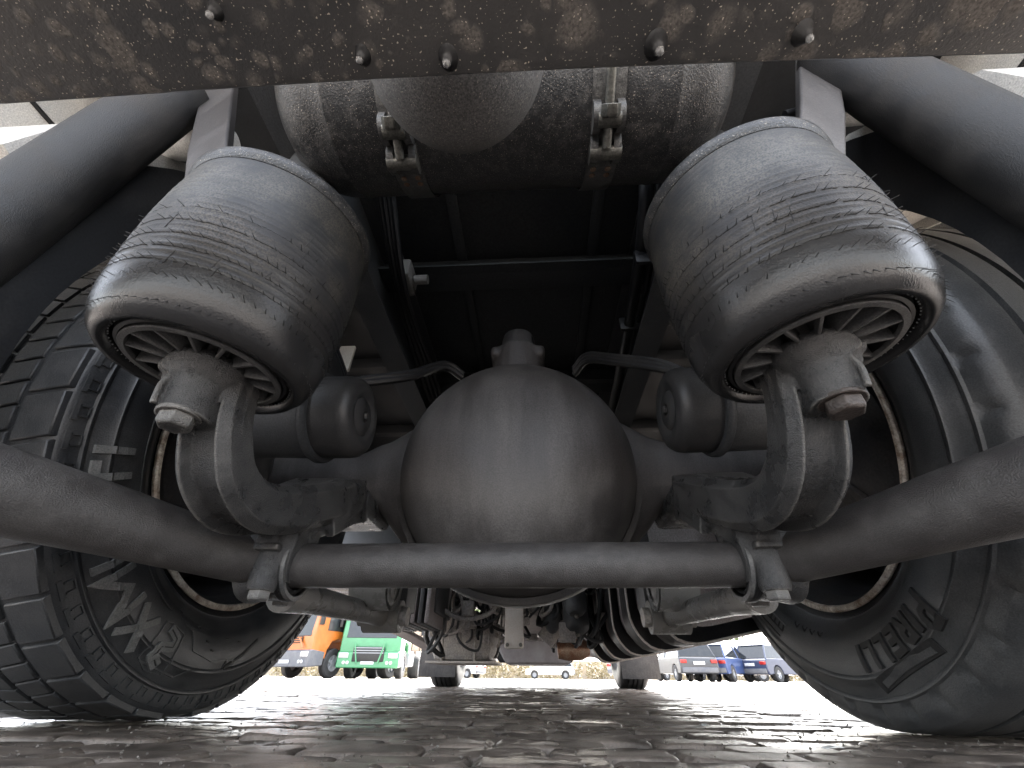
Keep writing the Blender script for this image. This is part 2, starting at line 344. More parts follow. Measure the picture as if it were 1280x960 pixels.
def yard_material():
    m = bpy.data.materials.new('yard_paving'); m.use_nodes = True
    t = m.node_tree; n = t.nodes; L = t.links.new; b = n['Principled BSDF']
    geo = n.new('ShaderNodeNewGeometry')
    br = n.new('ShaderNodeTexBrick'); br.inputs['Scale'].default_value = 1; br.inputs['Brick Width'].default_value = .2; br.inputs['Row Height'].default_value = .1; br.inputs['Mortar Size'].default_value = .006
    br.inputs['Color1'].default_value = (.38, .34, .30, 1); br.inputs['Color2'].default_value = (.30, .27, .24, 1); br.inputs['Mortar'].default_value = (.12, .1, .09, 1)
    L(geo.outputs['Position'], br.inputs['Vector']); L(br.outputs[0], b.inputs['Base Color'])
    no = n.new('ShaderNodeTexNoise'); no.inputs['Scale'].default_value = .7; no.inputs['Detail'].default_value = 6; L(geo.outputs['Position'], no.inputs['Vector'])
    mr = n.new('ShaderNodeMapRange'); mr.inputs['To Min'].default_value = .25; mr.inputs['To Max'].default_value = .8; L(no.outputs[0], mr.inputs[0]); L(mr.outputs[0], b.inputs['Roughness'])
    bp = n.new('ShaderNodeBump'); bp.inputs['Strength'].default_value = .4; bp.inputs['Distance'].default_value = .01; L(br.outputs[1], bp.inputs['Height']); bp.invert = True; L(bp.outputs[0], b.inputs['Normal'])
    return m
M['yard'] = yard_material()
GX0, GX1, GY0, GY1 = -4.0, 4.0, -.6, 9.0
mb = MB()   # one sheet with a hole where the modelled bricks lie, the dirt bed lies lower in that hole
B = 400
mb.add([(-B, -B, 0), (B, -B, 0), (B, B, 0), (-B, B, 0), (GX0, GY0, 0), (GX1, GY0, 0), (GX1, GY1, 0), (GX0, GY1, 0)],
       [(0, 1, 5, 4), (1, 2, 6, 5), (2, 3, 7, 6), (3, 0, 4, 7)], False)
ground = mb.build('ground', M['yard'], auto=False); ground['kind'] = 'structure'
mb = MB(); mb.add([(GX0, GY0, -.028), (GX1, GY0, -.028), (GX1, GY1, -.028), (GX0, GY1, -.028)], [(0, 1, 2, 3)], False)
mb.build('joint_bed', M['bed'], ground, auto=False)
def brick_geo(seed, lo=False):
    nx, ny = (4, 2) if lo else (15, 8); hx, hy = .0882, .0402
    vs = []; fs = []
    for j in range(ny+1):
        for i in range(nx+1):
            u = i/nx*2-1; v = j/ny*2-1
            if not lo: u = math.copysign(abs(u)**.62, u); v = math.copysign(abs(v)**.62, v)
            e = max(0, (abs(u)-.90)/.10)**2*.0035+max(0, (abs(v)-.82)/.18)**2*.0035
            c = max(0, abs(u)+abs(v)-1.70)*(.17 if (seed*7+int(u>0)*3+int(v>0)*2) % 4 == 0 else .03)                       # worn corners
            z = -e-c + .0016*noise.noise(Vector((u*1.4, v*.9, seed*9.1))) + .0012*noise.noise(Vector((u*6, v*4, seed*3.3)))
            x = hx*u*(1-.02*abs(v)); y = hy*v
            x += .0016*noise.noise(Vector((u*3, v*3, seed*5.7+4)))*abs(u); y += .0018*noise.noise(Vector((u*3, v*3, seed*4.7+9)))*abs(v)
            vs.append((x, y, z))
    for j in range(ny):
        for i in range(nx): a = j*(nx+1)+i; fs.append((a, a+1, a+nx+2, a+nx+1))
    edge = [i for i in range(nx+1)]+[j*(nx+1)+nx for j in range(1, ny+1)]+[ny*(nx+1)+i for i in range(nx-1, -1, -1)]+[j*(nx+1) for j in range(ny-1, 0, -1)]
    o = len(vs); vs += [(vs[k][0], vs[k][1], -.03) for k in edge]
    n = len(edge)
    for k in range(n): fs.append((edge[k], o+k, o+(k+1) % n, edge[(k+1) % n]))
    return vs, fs
spots = []; jj = 0; y = GY0+.05
while y < GY1-.04:
    x = GX0+.09+(0 if jj % 2 else .09)+random.uniform(-.01, .01)
    while x < GX1-.09:
        spots.append((x, y)); x += .18
    y += .0835; jj += 1
def inview(x, y):
    d = Vector((x, y, 0))-CAM; z = d.dot(Fv)
    if z < .05: return False
    px = 640+F_PX*d.dot(R2)/z; py = 480-F_PX*d.dot(U2)/z
    return -80 < px < 1360 and py < 1030
spots.sort(key=lambda p: ((p[0]-CAM.x)**2+(p[1]-CAM.y)**2)+(0 if inview(*p) else 1e6))
protos = []
for k in range(14):
    vs, fs = brick_geo(k); q = MB(); q.add(vs, fs); me = bpy.data.meshes.new('paving_brick'); me.from_pydata(vs, [], fs)
    for p in me.polygons: p.use_smooth = True
    me.materials.append(M['brick']); protos.append(me)
for (x, y) in spots[:300]:
    o = bpy.data.objects.new('paving_brick', random.choice(protos)); COL.objects.link(o); o.parent = ground
    sx = random.choice((-1, 1))
    o.location = (x, y, random.uniform(-.0045, .001)-(.006 if random.random() < .07 else 0)); o.rotation_euler = (random.gauss(0, .011), random.gauss(0, .007), random.gauss(0, .02)+(PI if sx < 0 else 0))
mb = MB(); lo = [brick_geo(k, True) for k in range(20)]
for (x, y) in spots[300:]:
    vs, fs = random.choice(lo); a, b_, c_ = random.gauss(0, .018), random.gauss(0, .01), random.uniform(-.005, .002)
    mb.add([(x+v[0], y+v[1], v[2]+c_+v[0]*b_+v[1]*a) for v in vs], fs)
pv = mb.build('paving', M['brick'], ground, auto=False); pv['kind'] = 'stuff'
for p in pv.data.polygons: p.use_smooth = False

PAP1, PAP2 = (0.483, 0.848), (0.408, 1.206)
mb = MB(); rnd = random.Random(21)
for k in range(2600):
    x = rnd.uniform(-1.6, 1.7); y = .35+abs(rnd.gauss(0, .9)); r_ = rnd.uniform(.0010, .0030)*(1.6 if rnd.random() < .06 else 1); z = rnd.uniform(-.003, .0005)
    pts_ = [Vector((x+r_*rnd.uniform(.6, 1.2)*a, y+r_*rnd.uniform(.6, 1.2)*b, z+r_*rnd.uniform(.5, 1.0)*c)) for a, b, c in ((1, 0, 0), (-1, 0, 0), (0, 1, 0), (0, -1, 0), (0, 0, 1), (0, 0, -1))]
    mb.add(pts_, [(0, 2, 4), (2, 1, 4), (1, 3, 4), (3, 0, 4), (2, 0, 5), (1, 2, 5), (3, 1, 5), (0, 3, 5)], False)
gr_ = mb.build('grit', mat('loose_grit', (.10, .085, .07), (.30, .26, .21), .5, .6, .9, 90), auto=False); gr_['kind'] = 'stuff'
for p in gr_.data.polygons: p.use_smooth = False
M['scrap'] = mat('pale_litter', (.62, .62, .60), (.75, .74, .72), .5, .5, .7, 30)
for (x, y, r_, lab) in ((PAP1[0], PAP1[1], .3, 'small pale scrap of litter on the cobbles near the right tyre'), (PAP2[0], PAP2[1], 1.1, 'tiny pale scrap of litter on the cobbles farther from the right tyre')):
    mb = MB(); w_ = .017 if r_ < 1 else .014
    vs = [(-w_, -.004, 0), (0, -.006, .0022), (w_, -.003, .0004), (w_*.9, .005, .0008), (0, .0065, .0026), (-w_*1.1, .004, .0006)]
    R_ = Matrix.Rotation(r_, 3, 'Z'); mb.add([R_ @ Vector(v)+Vector((x, y, .003)) for v in vs]+[R_ @ Vector(v)+Vector((x, y, .0022)) for v in vs], [(0, 1, 4, 5), (1, 2, 3, 4), (6, 7, 10, 11), (7, 8, 9, 10)]+[(k, (k+1) % 6, 6+(k+1) % 6, 6+k) for k in range(6)], False)
    tag(mb.build('litter_scrap', M['scrap']), lab, 'litter', 'scraps of litter on the ground')
# ------------------------------------------------------------ the lorry overhead
lorry = empty('lorry', (0, 0, 0))
tag(lorry, 'underside of a dark dusty lorry seen from behind its rear axle, filling the picture', 'lorry')
RW = 1.12; AW = 1.09; CZ = .605                                             # rear axle position
# --- rear cross member
def cross_member():
    nx = 60; vs = []; fs = []
    for i in range(nx+1):
        x = -1.15+2.3*i/nx
        z = .55 + .004*math.sin(x*3)
        yf = .150-.004*math.cos(x*4)+.012*x
        if x > .52: z += (x-.52)**2*.2; yf -= (x-.52)**2*.5
        prof = [(-.16, z+.06), (-.16, z+.012), (-.15, z), (yf-.012, z), (yf-.003, z+.002), (yf, z+.010), (yf, z+.07), (yf-.008, z+.07), (yf-.010, z+.014), (-.14, z+.014), (-.15, z+.06)]
        vs += [(x, a, b) for a, b in prof]
    n = 11
    for i in range(nx):
        for k in range(n): fs.append((i*n+k, i*n+(k+1) % n, (i+1)*n+(k+1) % n, (i+1)*n+k))
    m = MB(); m.add(vs, fs); return m
xm = cross_member().build('rear_cross_member', M['plate'], lorry, label='mud-spotted black rear cross member')
for (x, y, s) in ((-0.105, 0.123, 0.75), (-0.027, 0.129, 0.85), (0.162, 0.130, 0.90), (0.289, 0.128, 0.75), (-0.220, 0.086, 0.70)):
    m = MB()
    m.lathe([(0, -.017*s), (.0035*s, -.0155*s), (.0068*s, -.010*s), (.0085*s, -.004*s), (.0115*s, .001)], (x, y, .550), (0, 0, 1), 14, 1, 1.2)
    m.build('weld_stud', M['black'], xm)
    m = MB(); blob(m, (x, y, .5335-.006*(s-1)), (.0045*s, .0045*s, .005*s), 10)
    m.build('water_drop', M['drop'], xm)

# --- frame rails, cross members, added sky blocker overhead
for s in (-1, 1):
    m = MB()
    X = s*.43; i = -s
    poly = [(X, .90), (X+i*.075, .90), (X+i*.075, .908), (X+i*.008, .908), (X+i*.008, 1.162), (X+i*.075, 1.162), (X+i*.075, 1.17), (X, 1.17)]
    m.prism(poly, .16, 6.3, 'y')
    r = m.build('frame_rail', M['chassis'], lorry)
    for k in range(16):
        q = MB(); hexbolt(q, (X-i*.0, .5+k*.16, .94+.05*(k % 2)), (s, 0, 0), .014, .012); hexbolt(q, (X+i*.008, .5+k*.16, .94+.05*(k % 2)), (i, 0, 0), .014, .012)
        q.build('rail_bolt', M['chassis'], r)
for y, z, h in ((.86, 1.10, .07), (1.45, 1.09, .08), (1.9, 1.0, .12), (2.7, 1.0, .12)):
    m = MB(); m.box((0, y, z+h/2), (.84, .07, h), bev=.006); m.box((0, y-.04, z+.006), (.84, .05, .008)); m.build('cross_member', M['recess'], lorry)
m = MB(); m.box((0, 1.95, 1.185), (.86, 3.0, .012)); cp = m.build('chassis_cover_plate', M['recess'], lorry)
for x in (-.17, .24): q = MB(); q.box((x, 1.3, 1.172), (.03, 1.6, .02), bev=.004); q.build('stiffener', M['recess'], cp)
m = MB(); m.box((0, 2.72, 1.585), (2.56, 5.2, .05)); dk = m.build('added_deck', M['added_deck'], lorry)  # added overhead slab that keeps sky light off the underside
for k in range(7):
    for s in (-1, 1):
        q = MB(); q.box((s*.86, .3+k*.75, 1.525), (.72, .06, .068), bev=.004); q.build('added_deck_beam', M['added_deck'], dk)

for s in (-1, 1):
    m = MB(); m.box((s*1.265, 3.18, 1.28), (.03, 4.4, .56), bev=.004); m.build('side_rail_cover', M['added_deck'], lorry)
    m = MB(); m.box((s*1.0, .0, 1.585), (.54, .26, .045), bev=.004); m.build('added_edge_board', M['grey'], lorry)  # added boards covering the bright sky past the slab's rear edge
    m = MB(); m.box((s*1.265, .41, 1.28), (.03, 1.13, .56), bev=.004); sk = m.build('side_skirt_panel', M['grey'], lorry, label='pale grey dirty side panel above the wheel')
    q = MB(); q.box((s*1.245, .41, 1.30), (.012, 1.12, .006)); q.build('panel_seam', M['black'], sk)
# --- vertical dusty tubes, stays, braces beside the wheels
for s in (-1, 1):
    m = MB(); m.tube([(.71, .345, 1.22), (.742, .35, 1.016), (.789, .35, .719), (.835, .35, .42)] if s > 0 else [(-.775, .35, 1.22), (-.80, .35, 1.0), (-.825, .35, .71), (-.85, .35, .42)], .060, 32)
    t = m.build('support_tube', M['tube'], lorry)
    m = MB(); m.tube(smoothpath([(s*.72, .46, 1.195), (s*.77, .455, 1.203), (s*.84, .46, 1.215), (s*.95, .48, 1.27), (s*1.0, .52, 1.36)], 5), .042, 24)
    g = m.build('mudguard_stay', M['grey'], lorry, label='pale grey tube running out to the mudguard')
    m = MB(); m.tube([(s*.76, .461, 1.206), (s*.785, .462, 1.204)], .043, 24); m.build('clamp_band', M['black'], g)
    if s > 0:
        m = MB(); m.tube(smoothpath([(.62, .43, 1.11), (.72, .42, 1.13), (.86, .43, 1.18), (.98, .44, 1.24)], 5), .012, 10); m.tube([(.76, .422, 1.142), (.80, .424, 1.157)], .019, 10); m.build('cable', M['black'], lorry)
    # brace from the rail down and in to the spring seat
    m = MB(); m.sweep([(s*.50, .365, .735), (s*.60, .372, .95), (s*.76, .38, 1.36)], [[(-.038, -.012), (.038, -.012), (.038, .012), (-.038, .012)]]*3)
    m.build('spring_brace', M['axle'], lorry, bevel=.004)
    m = MB(); m.lathe([(.0, .0), (.10, .0), (.10, .02), (.05, .03), (.05, .24), (0, .24)], (s*.380, .405, .728), n=32)
    m.build('spring_seat', M['chassis'], lorry)

# --- mudguards
for s in (-1, 1):
    mg = empty('mudguard', (s*1.0, RW, 1.2), lorry)
    r0, r1 = .685, .695; xi, xo = s*.812, s*1.20
    for nm, a0, a1, mm_ in (('rear_arch', math.radians(93), math.radians(205), M['grey']), ('front_arch', math.radians(-20), math.radians(93), M['guard'])):  # light on the rear underside put into its pale colour, front half dark
        m = MB(); N = 24; vs = []
        for i in range(N+1):
            a = a1+(a0-a1)*i/N; c_, s_ = math.cos(a), math.sin(a)
            for (x, r) in ((xi, r0), (xo, r0), (xo, r0-.03), (xo+s*.008, r0-.03), (xo+s*.008, r1), (xi, r1)): vs.append((x, RW+r*c_, CZ+r*s_))
        m.add(vs, [(i*6+k, i*6+(k+1) % 6, (i+1)*6+(k+1) % 6, (i+1)*6+k) for i in range(N) for k in range(6)])
        m.build(nm, mm_, mg)
    # inboard web
    m = MB(); ring = []
    K = 22
    for i in range(K+1):
        a = math.radians(200-(200-100)*i/K); ring.append((RW+.660*math.cos(a), CZ+.660*math.sin(a)))
    out = []
    for i in range(K+1):
        a = math.radians(100+(200-100)*i/K); rr = .660+.150*min(1, (200-math.degrees(a))/14); out.append((RW+rr*math.cos(a), CZ+rr*math.sin(a)))
    m.prism(ring+out, s*.80, s*.812, 'x'); m.build('inner_web', M['guard'], mg)
m = MB()
for s in (-1, 1):
    m = MB(); m.prism([(.30, .86), (.36, .84), (.42, .98), (.60, 1.22), (.80, 1.33), (.80, 1.36), (.55, 1.27), (.33, 1.02)], s*.90, s*1.18, 'x'); m.build('side_panel', M['grey'], lorry, label='pale grey dirty plastic panel above the tyre')

# --- air springs
def air_spring(s):
    bx, by, bz = s*.406, .425, .425
    tx, ty, tz = s*.380, .405, .722
    root = empty('air_spring', (bx, by, bz), lorry)
    ax = Vector((tx-bx, ty-by, tz-bz)); H = ax.length; axn = ax.normalized()
    prof = [(.102, .12), (.1035, .07), (.105, .020), (.108, .004), (.113, -.005), (.122, -.004), (.131, .006), (.1385, .024), (.1425, .046)]
    # the wall of the bellows with faint proud girth lines
    for k in range(1, 120):
        z = .058+(H-.058-.012)*k/120; t = (z-.058)/(H-.058)
        r = .1430+.0035*math.sin(t*PI)-.007*t**3
        r += .0007*max(0, math.cos(2*PI*z/.011))**4
        prof.append((r, z))
    prof += [(.128, H-.004), (.10, H)]
    m = MB(); m.lathe(prof, (0, 0, 0), (0, 0, 1), 96)
    b = m.build('bellows', M['bellows'], root, auto=False)
    q = Vector((0, 0, 1)).rotation_difference(axn)
    b.location = (0, 0, 0); b.rotation_mode = 'QUATERNION'; b.rotation_quaternion = q
    def place(o): o.location = (0, 0, 0); o.rotation_mode = 'QUATERNION'; o.rotation_quaternion = q; return o
    m = MB(); m.lathe([(.126, H-.024), (.140, H-.022), (.1445, H-.014), (.1445, H-.004), (.139, H+.004), (.10, H+.006)], n=72)
    place(m.build('top_bead_plate', M['tank'], root))
    m = MB(); m.lathe([(.0885, .012), (.0885, .0), (.0893, -.0020), (.0962, -.0020), (.0972, .0), (.0960, .005), (.0955, .03), (.0965, .09), (.0905, .09), (.0885, .012)], n=72)
    place(m.build('piston', M['piston'], root))
    m = MB(); m.lathe([(.0, .052), (.089, .052)], n=48); m.lathe([(.0883, .051), (.0883, .004)], n=72); place(m.build('piston_well', M['black'], root))  # black puts the shade of the deep pockets into the colour
    m = MB(); m.lathe([(.0972, .10), (.0972, .006), (.0985, .003), (.103, .004), (.1055, .012)], n=72); place(m.build('rubber_seat', M['hair'], root))  # sleeve coloured black for the deep shade in the gap round the piston
    m = MB(); m.lathe([(.0, .002), (.022, .0), (.034, .004), (.034, .045)], n=32); place(m.build('piston_hub', M['cast'], root))
    for k in range(14):
        a = 2*PI*(k+.5)/14
        m = MB(); R = Matrix.Rotation(a, 3, 'Z')
        m.box(R @ Vector((.0615, 0, .0245)), (.058, .0042, .050), R, bev=.0008)
        place(m.build('piston_rib', M['piston'], root))
    # moulding hairs in rings
    m = MB(); rnd = random.Random(5+s)
    rows = [.012, .040, .062, .084, .106, .130, .154]
    for z in rows:
        t = max(0, (z-.058)/(H-.058)); r0 = .1430+.0035*math.sin(t*PI)-.007*t**3
        if z < .058: r0 = .133 if z < .02 else .1415
        nh = 76
        for k in range(nh):
            if rnd.random() < z*3.2: continue
            a = 2*PI*(k+rnd.uniform(-.12, .12))/nh
            d = Vector((math.cos(a)-.7*math.sin(a)*s, math.sin(a)+.7*math.cos(a)*s, .25 if z > .03 else -1.4)).normalized()
            p = Vector((r0*math.cos(a), r0*math.sin(a), z)); L_ = rnd.uniform(.005, .0105)
            e = p+(d+Vector((rnd.gauss(0, .12), rnd.gauss(0, .12), rnd.gauss(0, .15)))).normalized()*L_
            m.tube([p-d*.001, (p+e)/2, e], [.0006, .0005, .0003], 4, False)
    h = place(m.build('mould_hairs', M['hair'], root, auto=False)); h['kind'] = 'stuff'
    # girth seam lines with little dashes
    m = MB()
    for z in (.062, .084, .106, .130, .154):
        t = (z-.058)/(H-.058); r0 = .1433+.0035*math.sin(t*PI)-.007*t**3
        for k in range(150):
            if rnd.random() < z*1.2: continue
            a = 2*PI*k/150; a2 = a+2*PI/150*.8
            z0 = z+rnd.uniform(-.0006, .0006)
            m.tube([(r0*math.cos(a), r0*math.sin(a), z0), (r0*math.cos(a2), r0*math.sin(a2), z0+rnd.uniform(-.001, .001))], .0006, 4, False)
    for k in range(30):      # short upright cracks between the lines
        a = rnd.uniform(0, 6.28); z0 = rnd.uniform(.04, .19); ll = rnd.uniform(.010, .024); P_ = []
        for q_ in range(4):
            z = z0+ll*q_/3; t = max(0, (z-.058)/(H-.058)); r0 = (.1433 if z > .055 else .141)+.0035*math.sin(t*PI)-.007*t**3; P_.append((r0*math.cos(a+.01*q_), r0*math.sin(a+.01*q_), z))
        m.tube(P_, .0005, 4, False)
    d = place(m.build('girth_lines', M['hair'], root, auto=False)); d['kind'] = 'stuff'
    m = MB()
    for k in range(78):
        a = 2*PI*(k+rnd.uniform(-.2, .2))/78; blob(m, (.1075*math.cos(a), .1075*math.sin(a), .0035), (.0011, .0011, .0012), 6)
    d = place(m.build('water_beads', M['drop'], root, auto=False)); d['kind'] = 'stuff'
for s in (-1, 1): air_spring(s)


# --- stabiliser bar
pl = [(.86, -.02, .290), (.70, .28, .275), (.609, .45, .266), (.555, .552, .261), (.50, .655, .254), (.468, .712, .250), (.445, .752, .248), (.415, .775, .248), (.38, .779, .248), (.2, .779, .248)]
pts = [(-a, b, c) for a, b, c in pl]+[(0, .779, .248)]+list(reversed(pl))
P_ = smoothpath(pts, 7)
m = MB(); m.tube(P_, [.037+.012*min(1, max(0, (.75-p.y)/.3)) for p in P_], 40); m.build('stabiliser_bar', M['bar'], lorry)

# --- cast spring arms
def rrect(w_, h_, rim=.0, n=0):
    a, b = w_/2, h_/2; c = min(a, b)*.35
    p = [(a, -b+c), (a, b-c), (a-c, b)]
    if rim: p += [(a*.62, b), (a*.48, b-rim), (-a*.48, b-rim), (-a*.62, b)]
    p += [(-a+c, b), (-a, b-c), (-a, -b+c), (-a+c, -b)]
    if rim: p += [(-a*.62, -b), (-a*.48, -b+rim*.4), (a*.48, -b+rim*.4), (a*.62, -b)]
    p += [(a-c, -b)]
    return p
def arm(s):
    root = empty('spring_arm', (s*.41, .62, .30), lorry)
    m = MB()
    P = smoothpath([(s*.390, .460, .425), (s*.390, .464, .385), (s*.391, .480, .345), (s*.396, .520, .308), (s*.402, .59, .294), (s*.402, .67, .314), (s*.396, .75, .350), (s*.398, .84, .392), (s*.412, .94, .43), (s*.43, 1.03, .44)], 6)
    n = len(P); secs = []
    for i in range(n):
        t = i/(n-1); wd = .064+.030*min(1, t*1.6); th = .058+.022*min(1, t*1.8); secs.append(rrect(wd, th, .015))
    m.sweep(P, secs)
    for sg in (-1, 1):        # parting ridge and raised rims along the edges
        m.tube([p+Vector((sg*(.031+.011*min(1, i/(n-1)*1.4)), 0, 0)) for i, p in enumerate(P)], .0035, 8)
    # boss below the piston
    m.lathe([(0, .004), (.047, .004), (.049, -.006), (.044, -.020), (.034, -.032), (.030, -.055), (.030, -.078), (.0, -.078)], (s*.403, .427, .427), (0, 0, 1), 28)
    m.box((s*.420, .430, .408), (.050, .056, .030), bev=.010)
    m.box((s*.400, .445, .385), (.052, .04, .07), bev=.008)
    # ridge where the mould halves met
    m.tube(smoothpath([(s*.425, .388, .424), (s*.432, .392, .412), (s*.415, .394, .398), (s*.420, .393, .380), (s*.416, .393, .352)], 4), .0042, 8)
    blob(m, (s*.438, .408, .418), (.014, .016, .011))
    # clamp block round the bar
    m.sweep([(s*.430, .755, .345), (s*.430, .765, .30), (s*.430, .775, .25), (s*.430, .775, .215)], [rrect(.130, .13), rrect(.105, .115), rrect(.095, .125), rrect(.088, .10)])
    m.lathe([(.0, -.04), (.060, -.04), (.062, -.030), (.058, -.010), (.056, .03), (0, .034)], (s*.432, .779, .248), (-s, 0, 0), 32)
    m.lathe([(0, .10), (.025, .10), (.0245, .03), (.0235, -.026), (.021, -.034), (0, -.034)], (s*.416, .730, .232), (0, 0, 1), 24); m.box((s*.440, .735, .292), (.088, .070, .055), bev=.010); m.box((s*.440, .732, .262), (.094, .066, .010), bev=.003)
    m.lathe([(0, .06), (.025, .06), (.024, 0), (.022, -.03), (0, -.03)], (s*.430, .826, .232), (0, 0, 1), 20)
    # ribs to the axle seat
    m.sweep([(s*.362, .79, .335), (s*.362, .86, .39), (s*.375, .95, .43)], [rrect(.02, .07), rrect(.02, .09), rrect(.02, .1)])
    m.sweep([(s*.452, .700, .300), (s*.440, .755, .330), (s*.415, .82, .375), (s*.42, .90, .42)], [rrect(.07, .06), rrect(.12, .10), rrect(.13, .11), rrect(.14, .08)])
    m.box((s*.44, 1.05, .435), (.15, .20, .05), bev=.015)
    m.build('arm_casting', M['cast'], root, remesh=.0020, smooth=3)
    m = MB(); hexbolt(m, (s*.402, .420, .350), (0, 0, -1), .0205, .018); m.lathe([(0, 0), (.025, 0), (.025, .006), (0, .006)], (s*.402, .420, .348), (0, 0, 1), 24)
    m.build('mount_bolt', M['oldbolt'] if s > 0 else M['cast'], root, bevel=.0015, label='rusty hex bolt under the right air spring' if s > 0 else 'worn bolt head under the left air spring')
    m = MB(); hexbolt(m, (s*.416, .730, .199), (0, 0, -1), .018, .015); m.build('clamp_bolt', M['cast'], root, bevel=.001)
    m = MB(); hexbolt(m, (s*.430, .826, .203), (0, 0, -1), .016, .014); m.build('clamp_bolt', M['cast'], root, bevel=.001)
    m = MB()
    x0 = -s
    m.lathe([(.040, .036), (.040, .044), (.043, .046), (.046, .044), (.046, .040), (.049, .040), (.050, .046), (.056, .046), (.0585, .042), (.0585, .030), (.040, .030)], (s*.432, .779, .248), (x0, 0, 0), 48)
    m.build('bushing', M['black'], root)
    m = MB(); m.lathe([(.0505, .040), (.0505, .048), (.0570, .048), (.0585, .044), (.0585, .036)], (s*.432, .779, .248), (x0, 0, 0), 48); m.build('bushing_ring', M['ring'], root)
for s in (-1, 1): arm(s)

# --- rear axle
ax = empty('drive_axle', (0, AW, .5), lorry)
m = MB()
def bowl(zs):
    pass
N = 64; prof = []
rings = 26; vs = []
for i in range(rings+1):
    t = i/rings; a = t*PI/2
    yy = 1.02-.215*math.sin(a)**.9; k = math.cos(a)**.62 if t < 1 else 0
    for j in range(N):
        th = 2*PI*j/N; c_, s_ = math.cos(th), math.sin(th)
        rx = .300; rz = .290 if s_ < 0 else .312
        pinch = 1-.03*max(0, s_)**3
        vs.append((rx*c_*k*pinch, yy, .515+rz*s_*k))
fs = [(i*N+k, i*N+(k+1) % N, (i+1)*N+(k+1) % N, (i+1)*N+k) for i in range(rings) for k in range(N)]
fs.append(tuple(range(N)))
m.add(vs, fs)
# proud vertical swell and the side boss
for (c_, r_) in (((-.03, .868, .52), (.13, .060, .20)), ((.105, .872, .60), (.038, .060, .10)), ((-.12, .90, .48), (.07, .05, .16))): blob(m, c_, r_, 32)
m.build('axle_bowl', M['axle'], ax, remesh=.006, smooth=40)
m = MB(); vs = []; prof2 = [(1.00, .99), (1.045, .995), (1.05, 1.0), (1.05, 1.035), (1.045, 1.04), (.98, 1.05)]
for k, yy in prof2:
    for j in range(N):
        th = 2*PI*j/N; c_, s_ = math.cos(th), math.sin(th); rz = .29 if s_ < 0 else .312; pinch = 1-.03*max(0, s_)**3
        vs.append((.300*c_*k*pinch, yy, .515+rz*s_*k))
m.add(vs, [(i*N+k, i*N+(k+1) % N, (i+1)*N+(k+1) % N, (i+1)*N+k) for i in range(len(prof2)-1) for k in range(N)])
m.build('cover_flange', M['bar'], ax)
m = MB(); m.tube([(0, 1.04, .80), (0, 1.04, .95)], [.085, .075], 20); m.box((0, 1.04, .925), (.17, .11, .04), bev=.01)
m.build('carrier_top', M['axle'], ax, remesh=.005, smooth=6)
m = MB(); m.lathe([(0, .075), (.035, .075), (.050, .062), (.055, .04), (.055, 0), (.058, -.01)], (0, 1.05, .965), (0, 0, 1), 28); m.build('top_sensor_cap', M['axle'], ax)
for s in (-1, 1):
    m = MB()
    P = [(s*.12, AW, .52), (s*.26, AW, .53), (s*.36, AW, .535), (s*.46, AW, .53), (s*.66, RW-.01, .58), (s*.84, RW, .605)]
    W = [(.24, .50), (.22, .38), (.17, .22), (.145, .155), (.13, .14), (.13, .14)]
    secs = [[(a/2*math.cos(2*PI*k/20)*1.0, 0) for k in range(20)] for a, b in W]
    secs = [[(a/2*math.copysign(abs(math.cos(2*PI*k/20))**.7, math.cos(2*PI*k/20)), b/2*math.copysign(abs(math.sin(2*PI*k/20))**.7, math.sin(2*PI*k/20))) for k in range(20)] for a, b in W]
    P2 = smoothpath(P, 4); S2 = []
    for i in range(len(P2)):
        t = i/4; a = int(min(t, len(W)-2)); f = t-a
        S2.append([((1-f)*secs[a][k][0]+f*secs[a+1][k][0], (1-f)*secs[a][k][1]+f*secs[a+1][k][1]) for k in range(20)])
    m.sweep(P2, S2, side=Vector((0, 1, 0)))
    m.build('axle_tube', M['axle'], ax)
# hoses over the axle
m = MB()
for k in range(3): m.tube(smoothpath([(.17, 1.0, .83+.012*k), (.21, .96, .85+.012*k), (.28, .90, .79+.012*k), (.37, .84, .72+.012*k), (.44, .8, .66)], 5), .009, 8)
m.build('hose_bundle', M['black'], lorry)
m = MB()
for k in range(2): m.tube(smoothpath([(-.17, 1.0, .83+.014*k), (-.22, .96, .84+.014*k), (-.30, .90, .76+.014*k), (-.40, .84, .70+.012*k), (-.46, .8, .66)], 5), .011, 8)
m.build('hose_bundle', M['black'], lorry)

# --- brake cylinders
for s in (-1, 1):
    r0 = empty('brake_cylinder', (s*.45, .75, .545), lorry)
    m = MB(); X = s*.322
    m.lathe([(0, .004), (.012, .004), (.014, .0), (.035, .001), (.042, .007), (.050, .002), (.068, .0), (.080, .006), (.0875, .018), (.089, .03), (.089, .082)], (X, .75, .545), (s, 0, 0), 48)
    m.build('cylinder_cap', M['cap'], r0)
    m = MB(); m.lathe([(.089, .082), (.097, .083), (.099, .088), (.099, .096), (.096, .100), (.089, .101), (.087, .15), (.084, .24), (.075, .26), (0, .262)], (X, .75, .545), (s, 0, 0), 48)
    m.build('cylinder_body', M['chassis'], r0)
    m = MB(); hexbolt(m, (X, .75, .545), (-s, 0, 0), .009, .006); m.build('cap_plug', M['tank'], r0)
    m = MB(); m.tube([(s*.56, .76, .545), (s*.62, .84, .53), (s*.68, .94, .51)], .05, 16); m.build('cylinder_bracket', M['chassis'], r0)

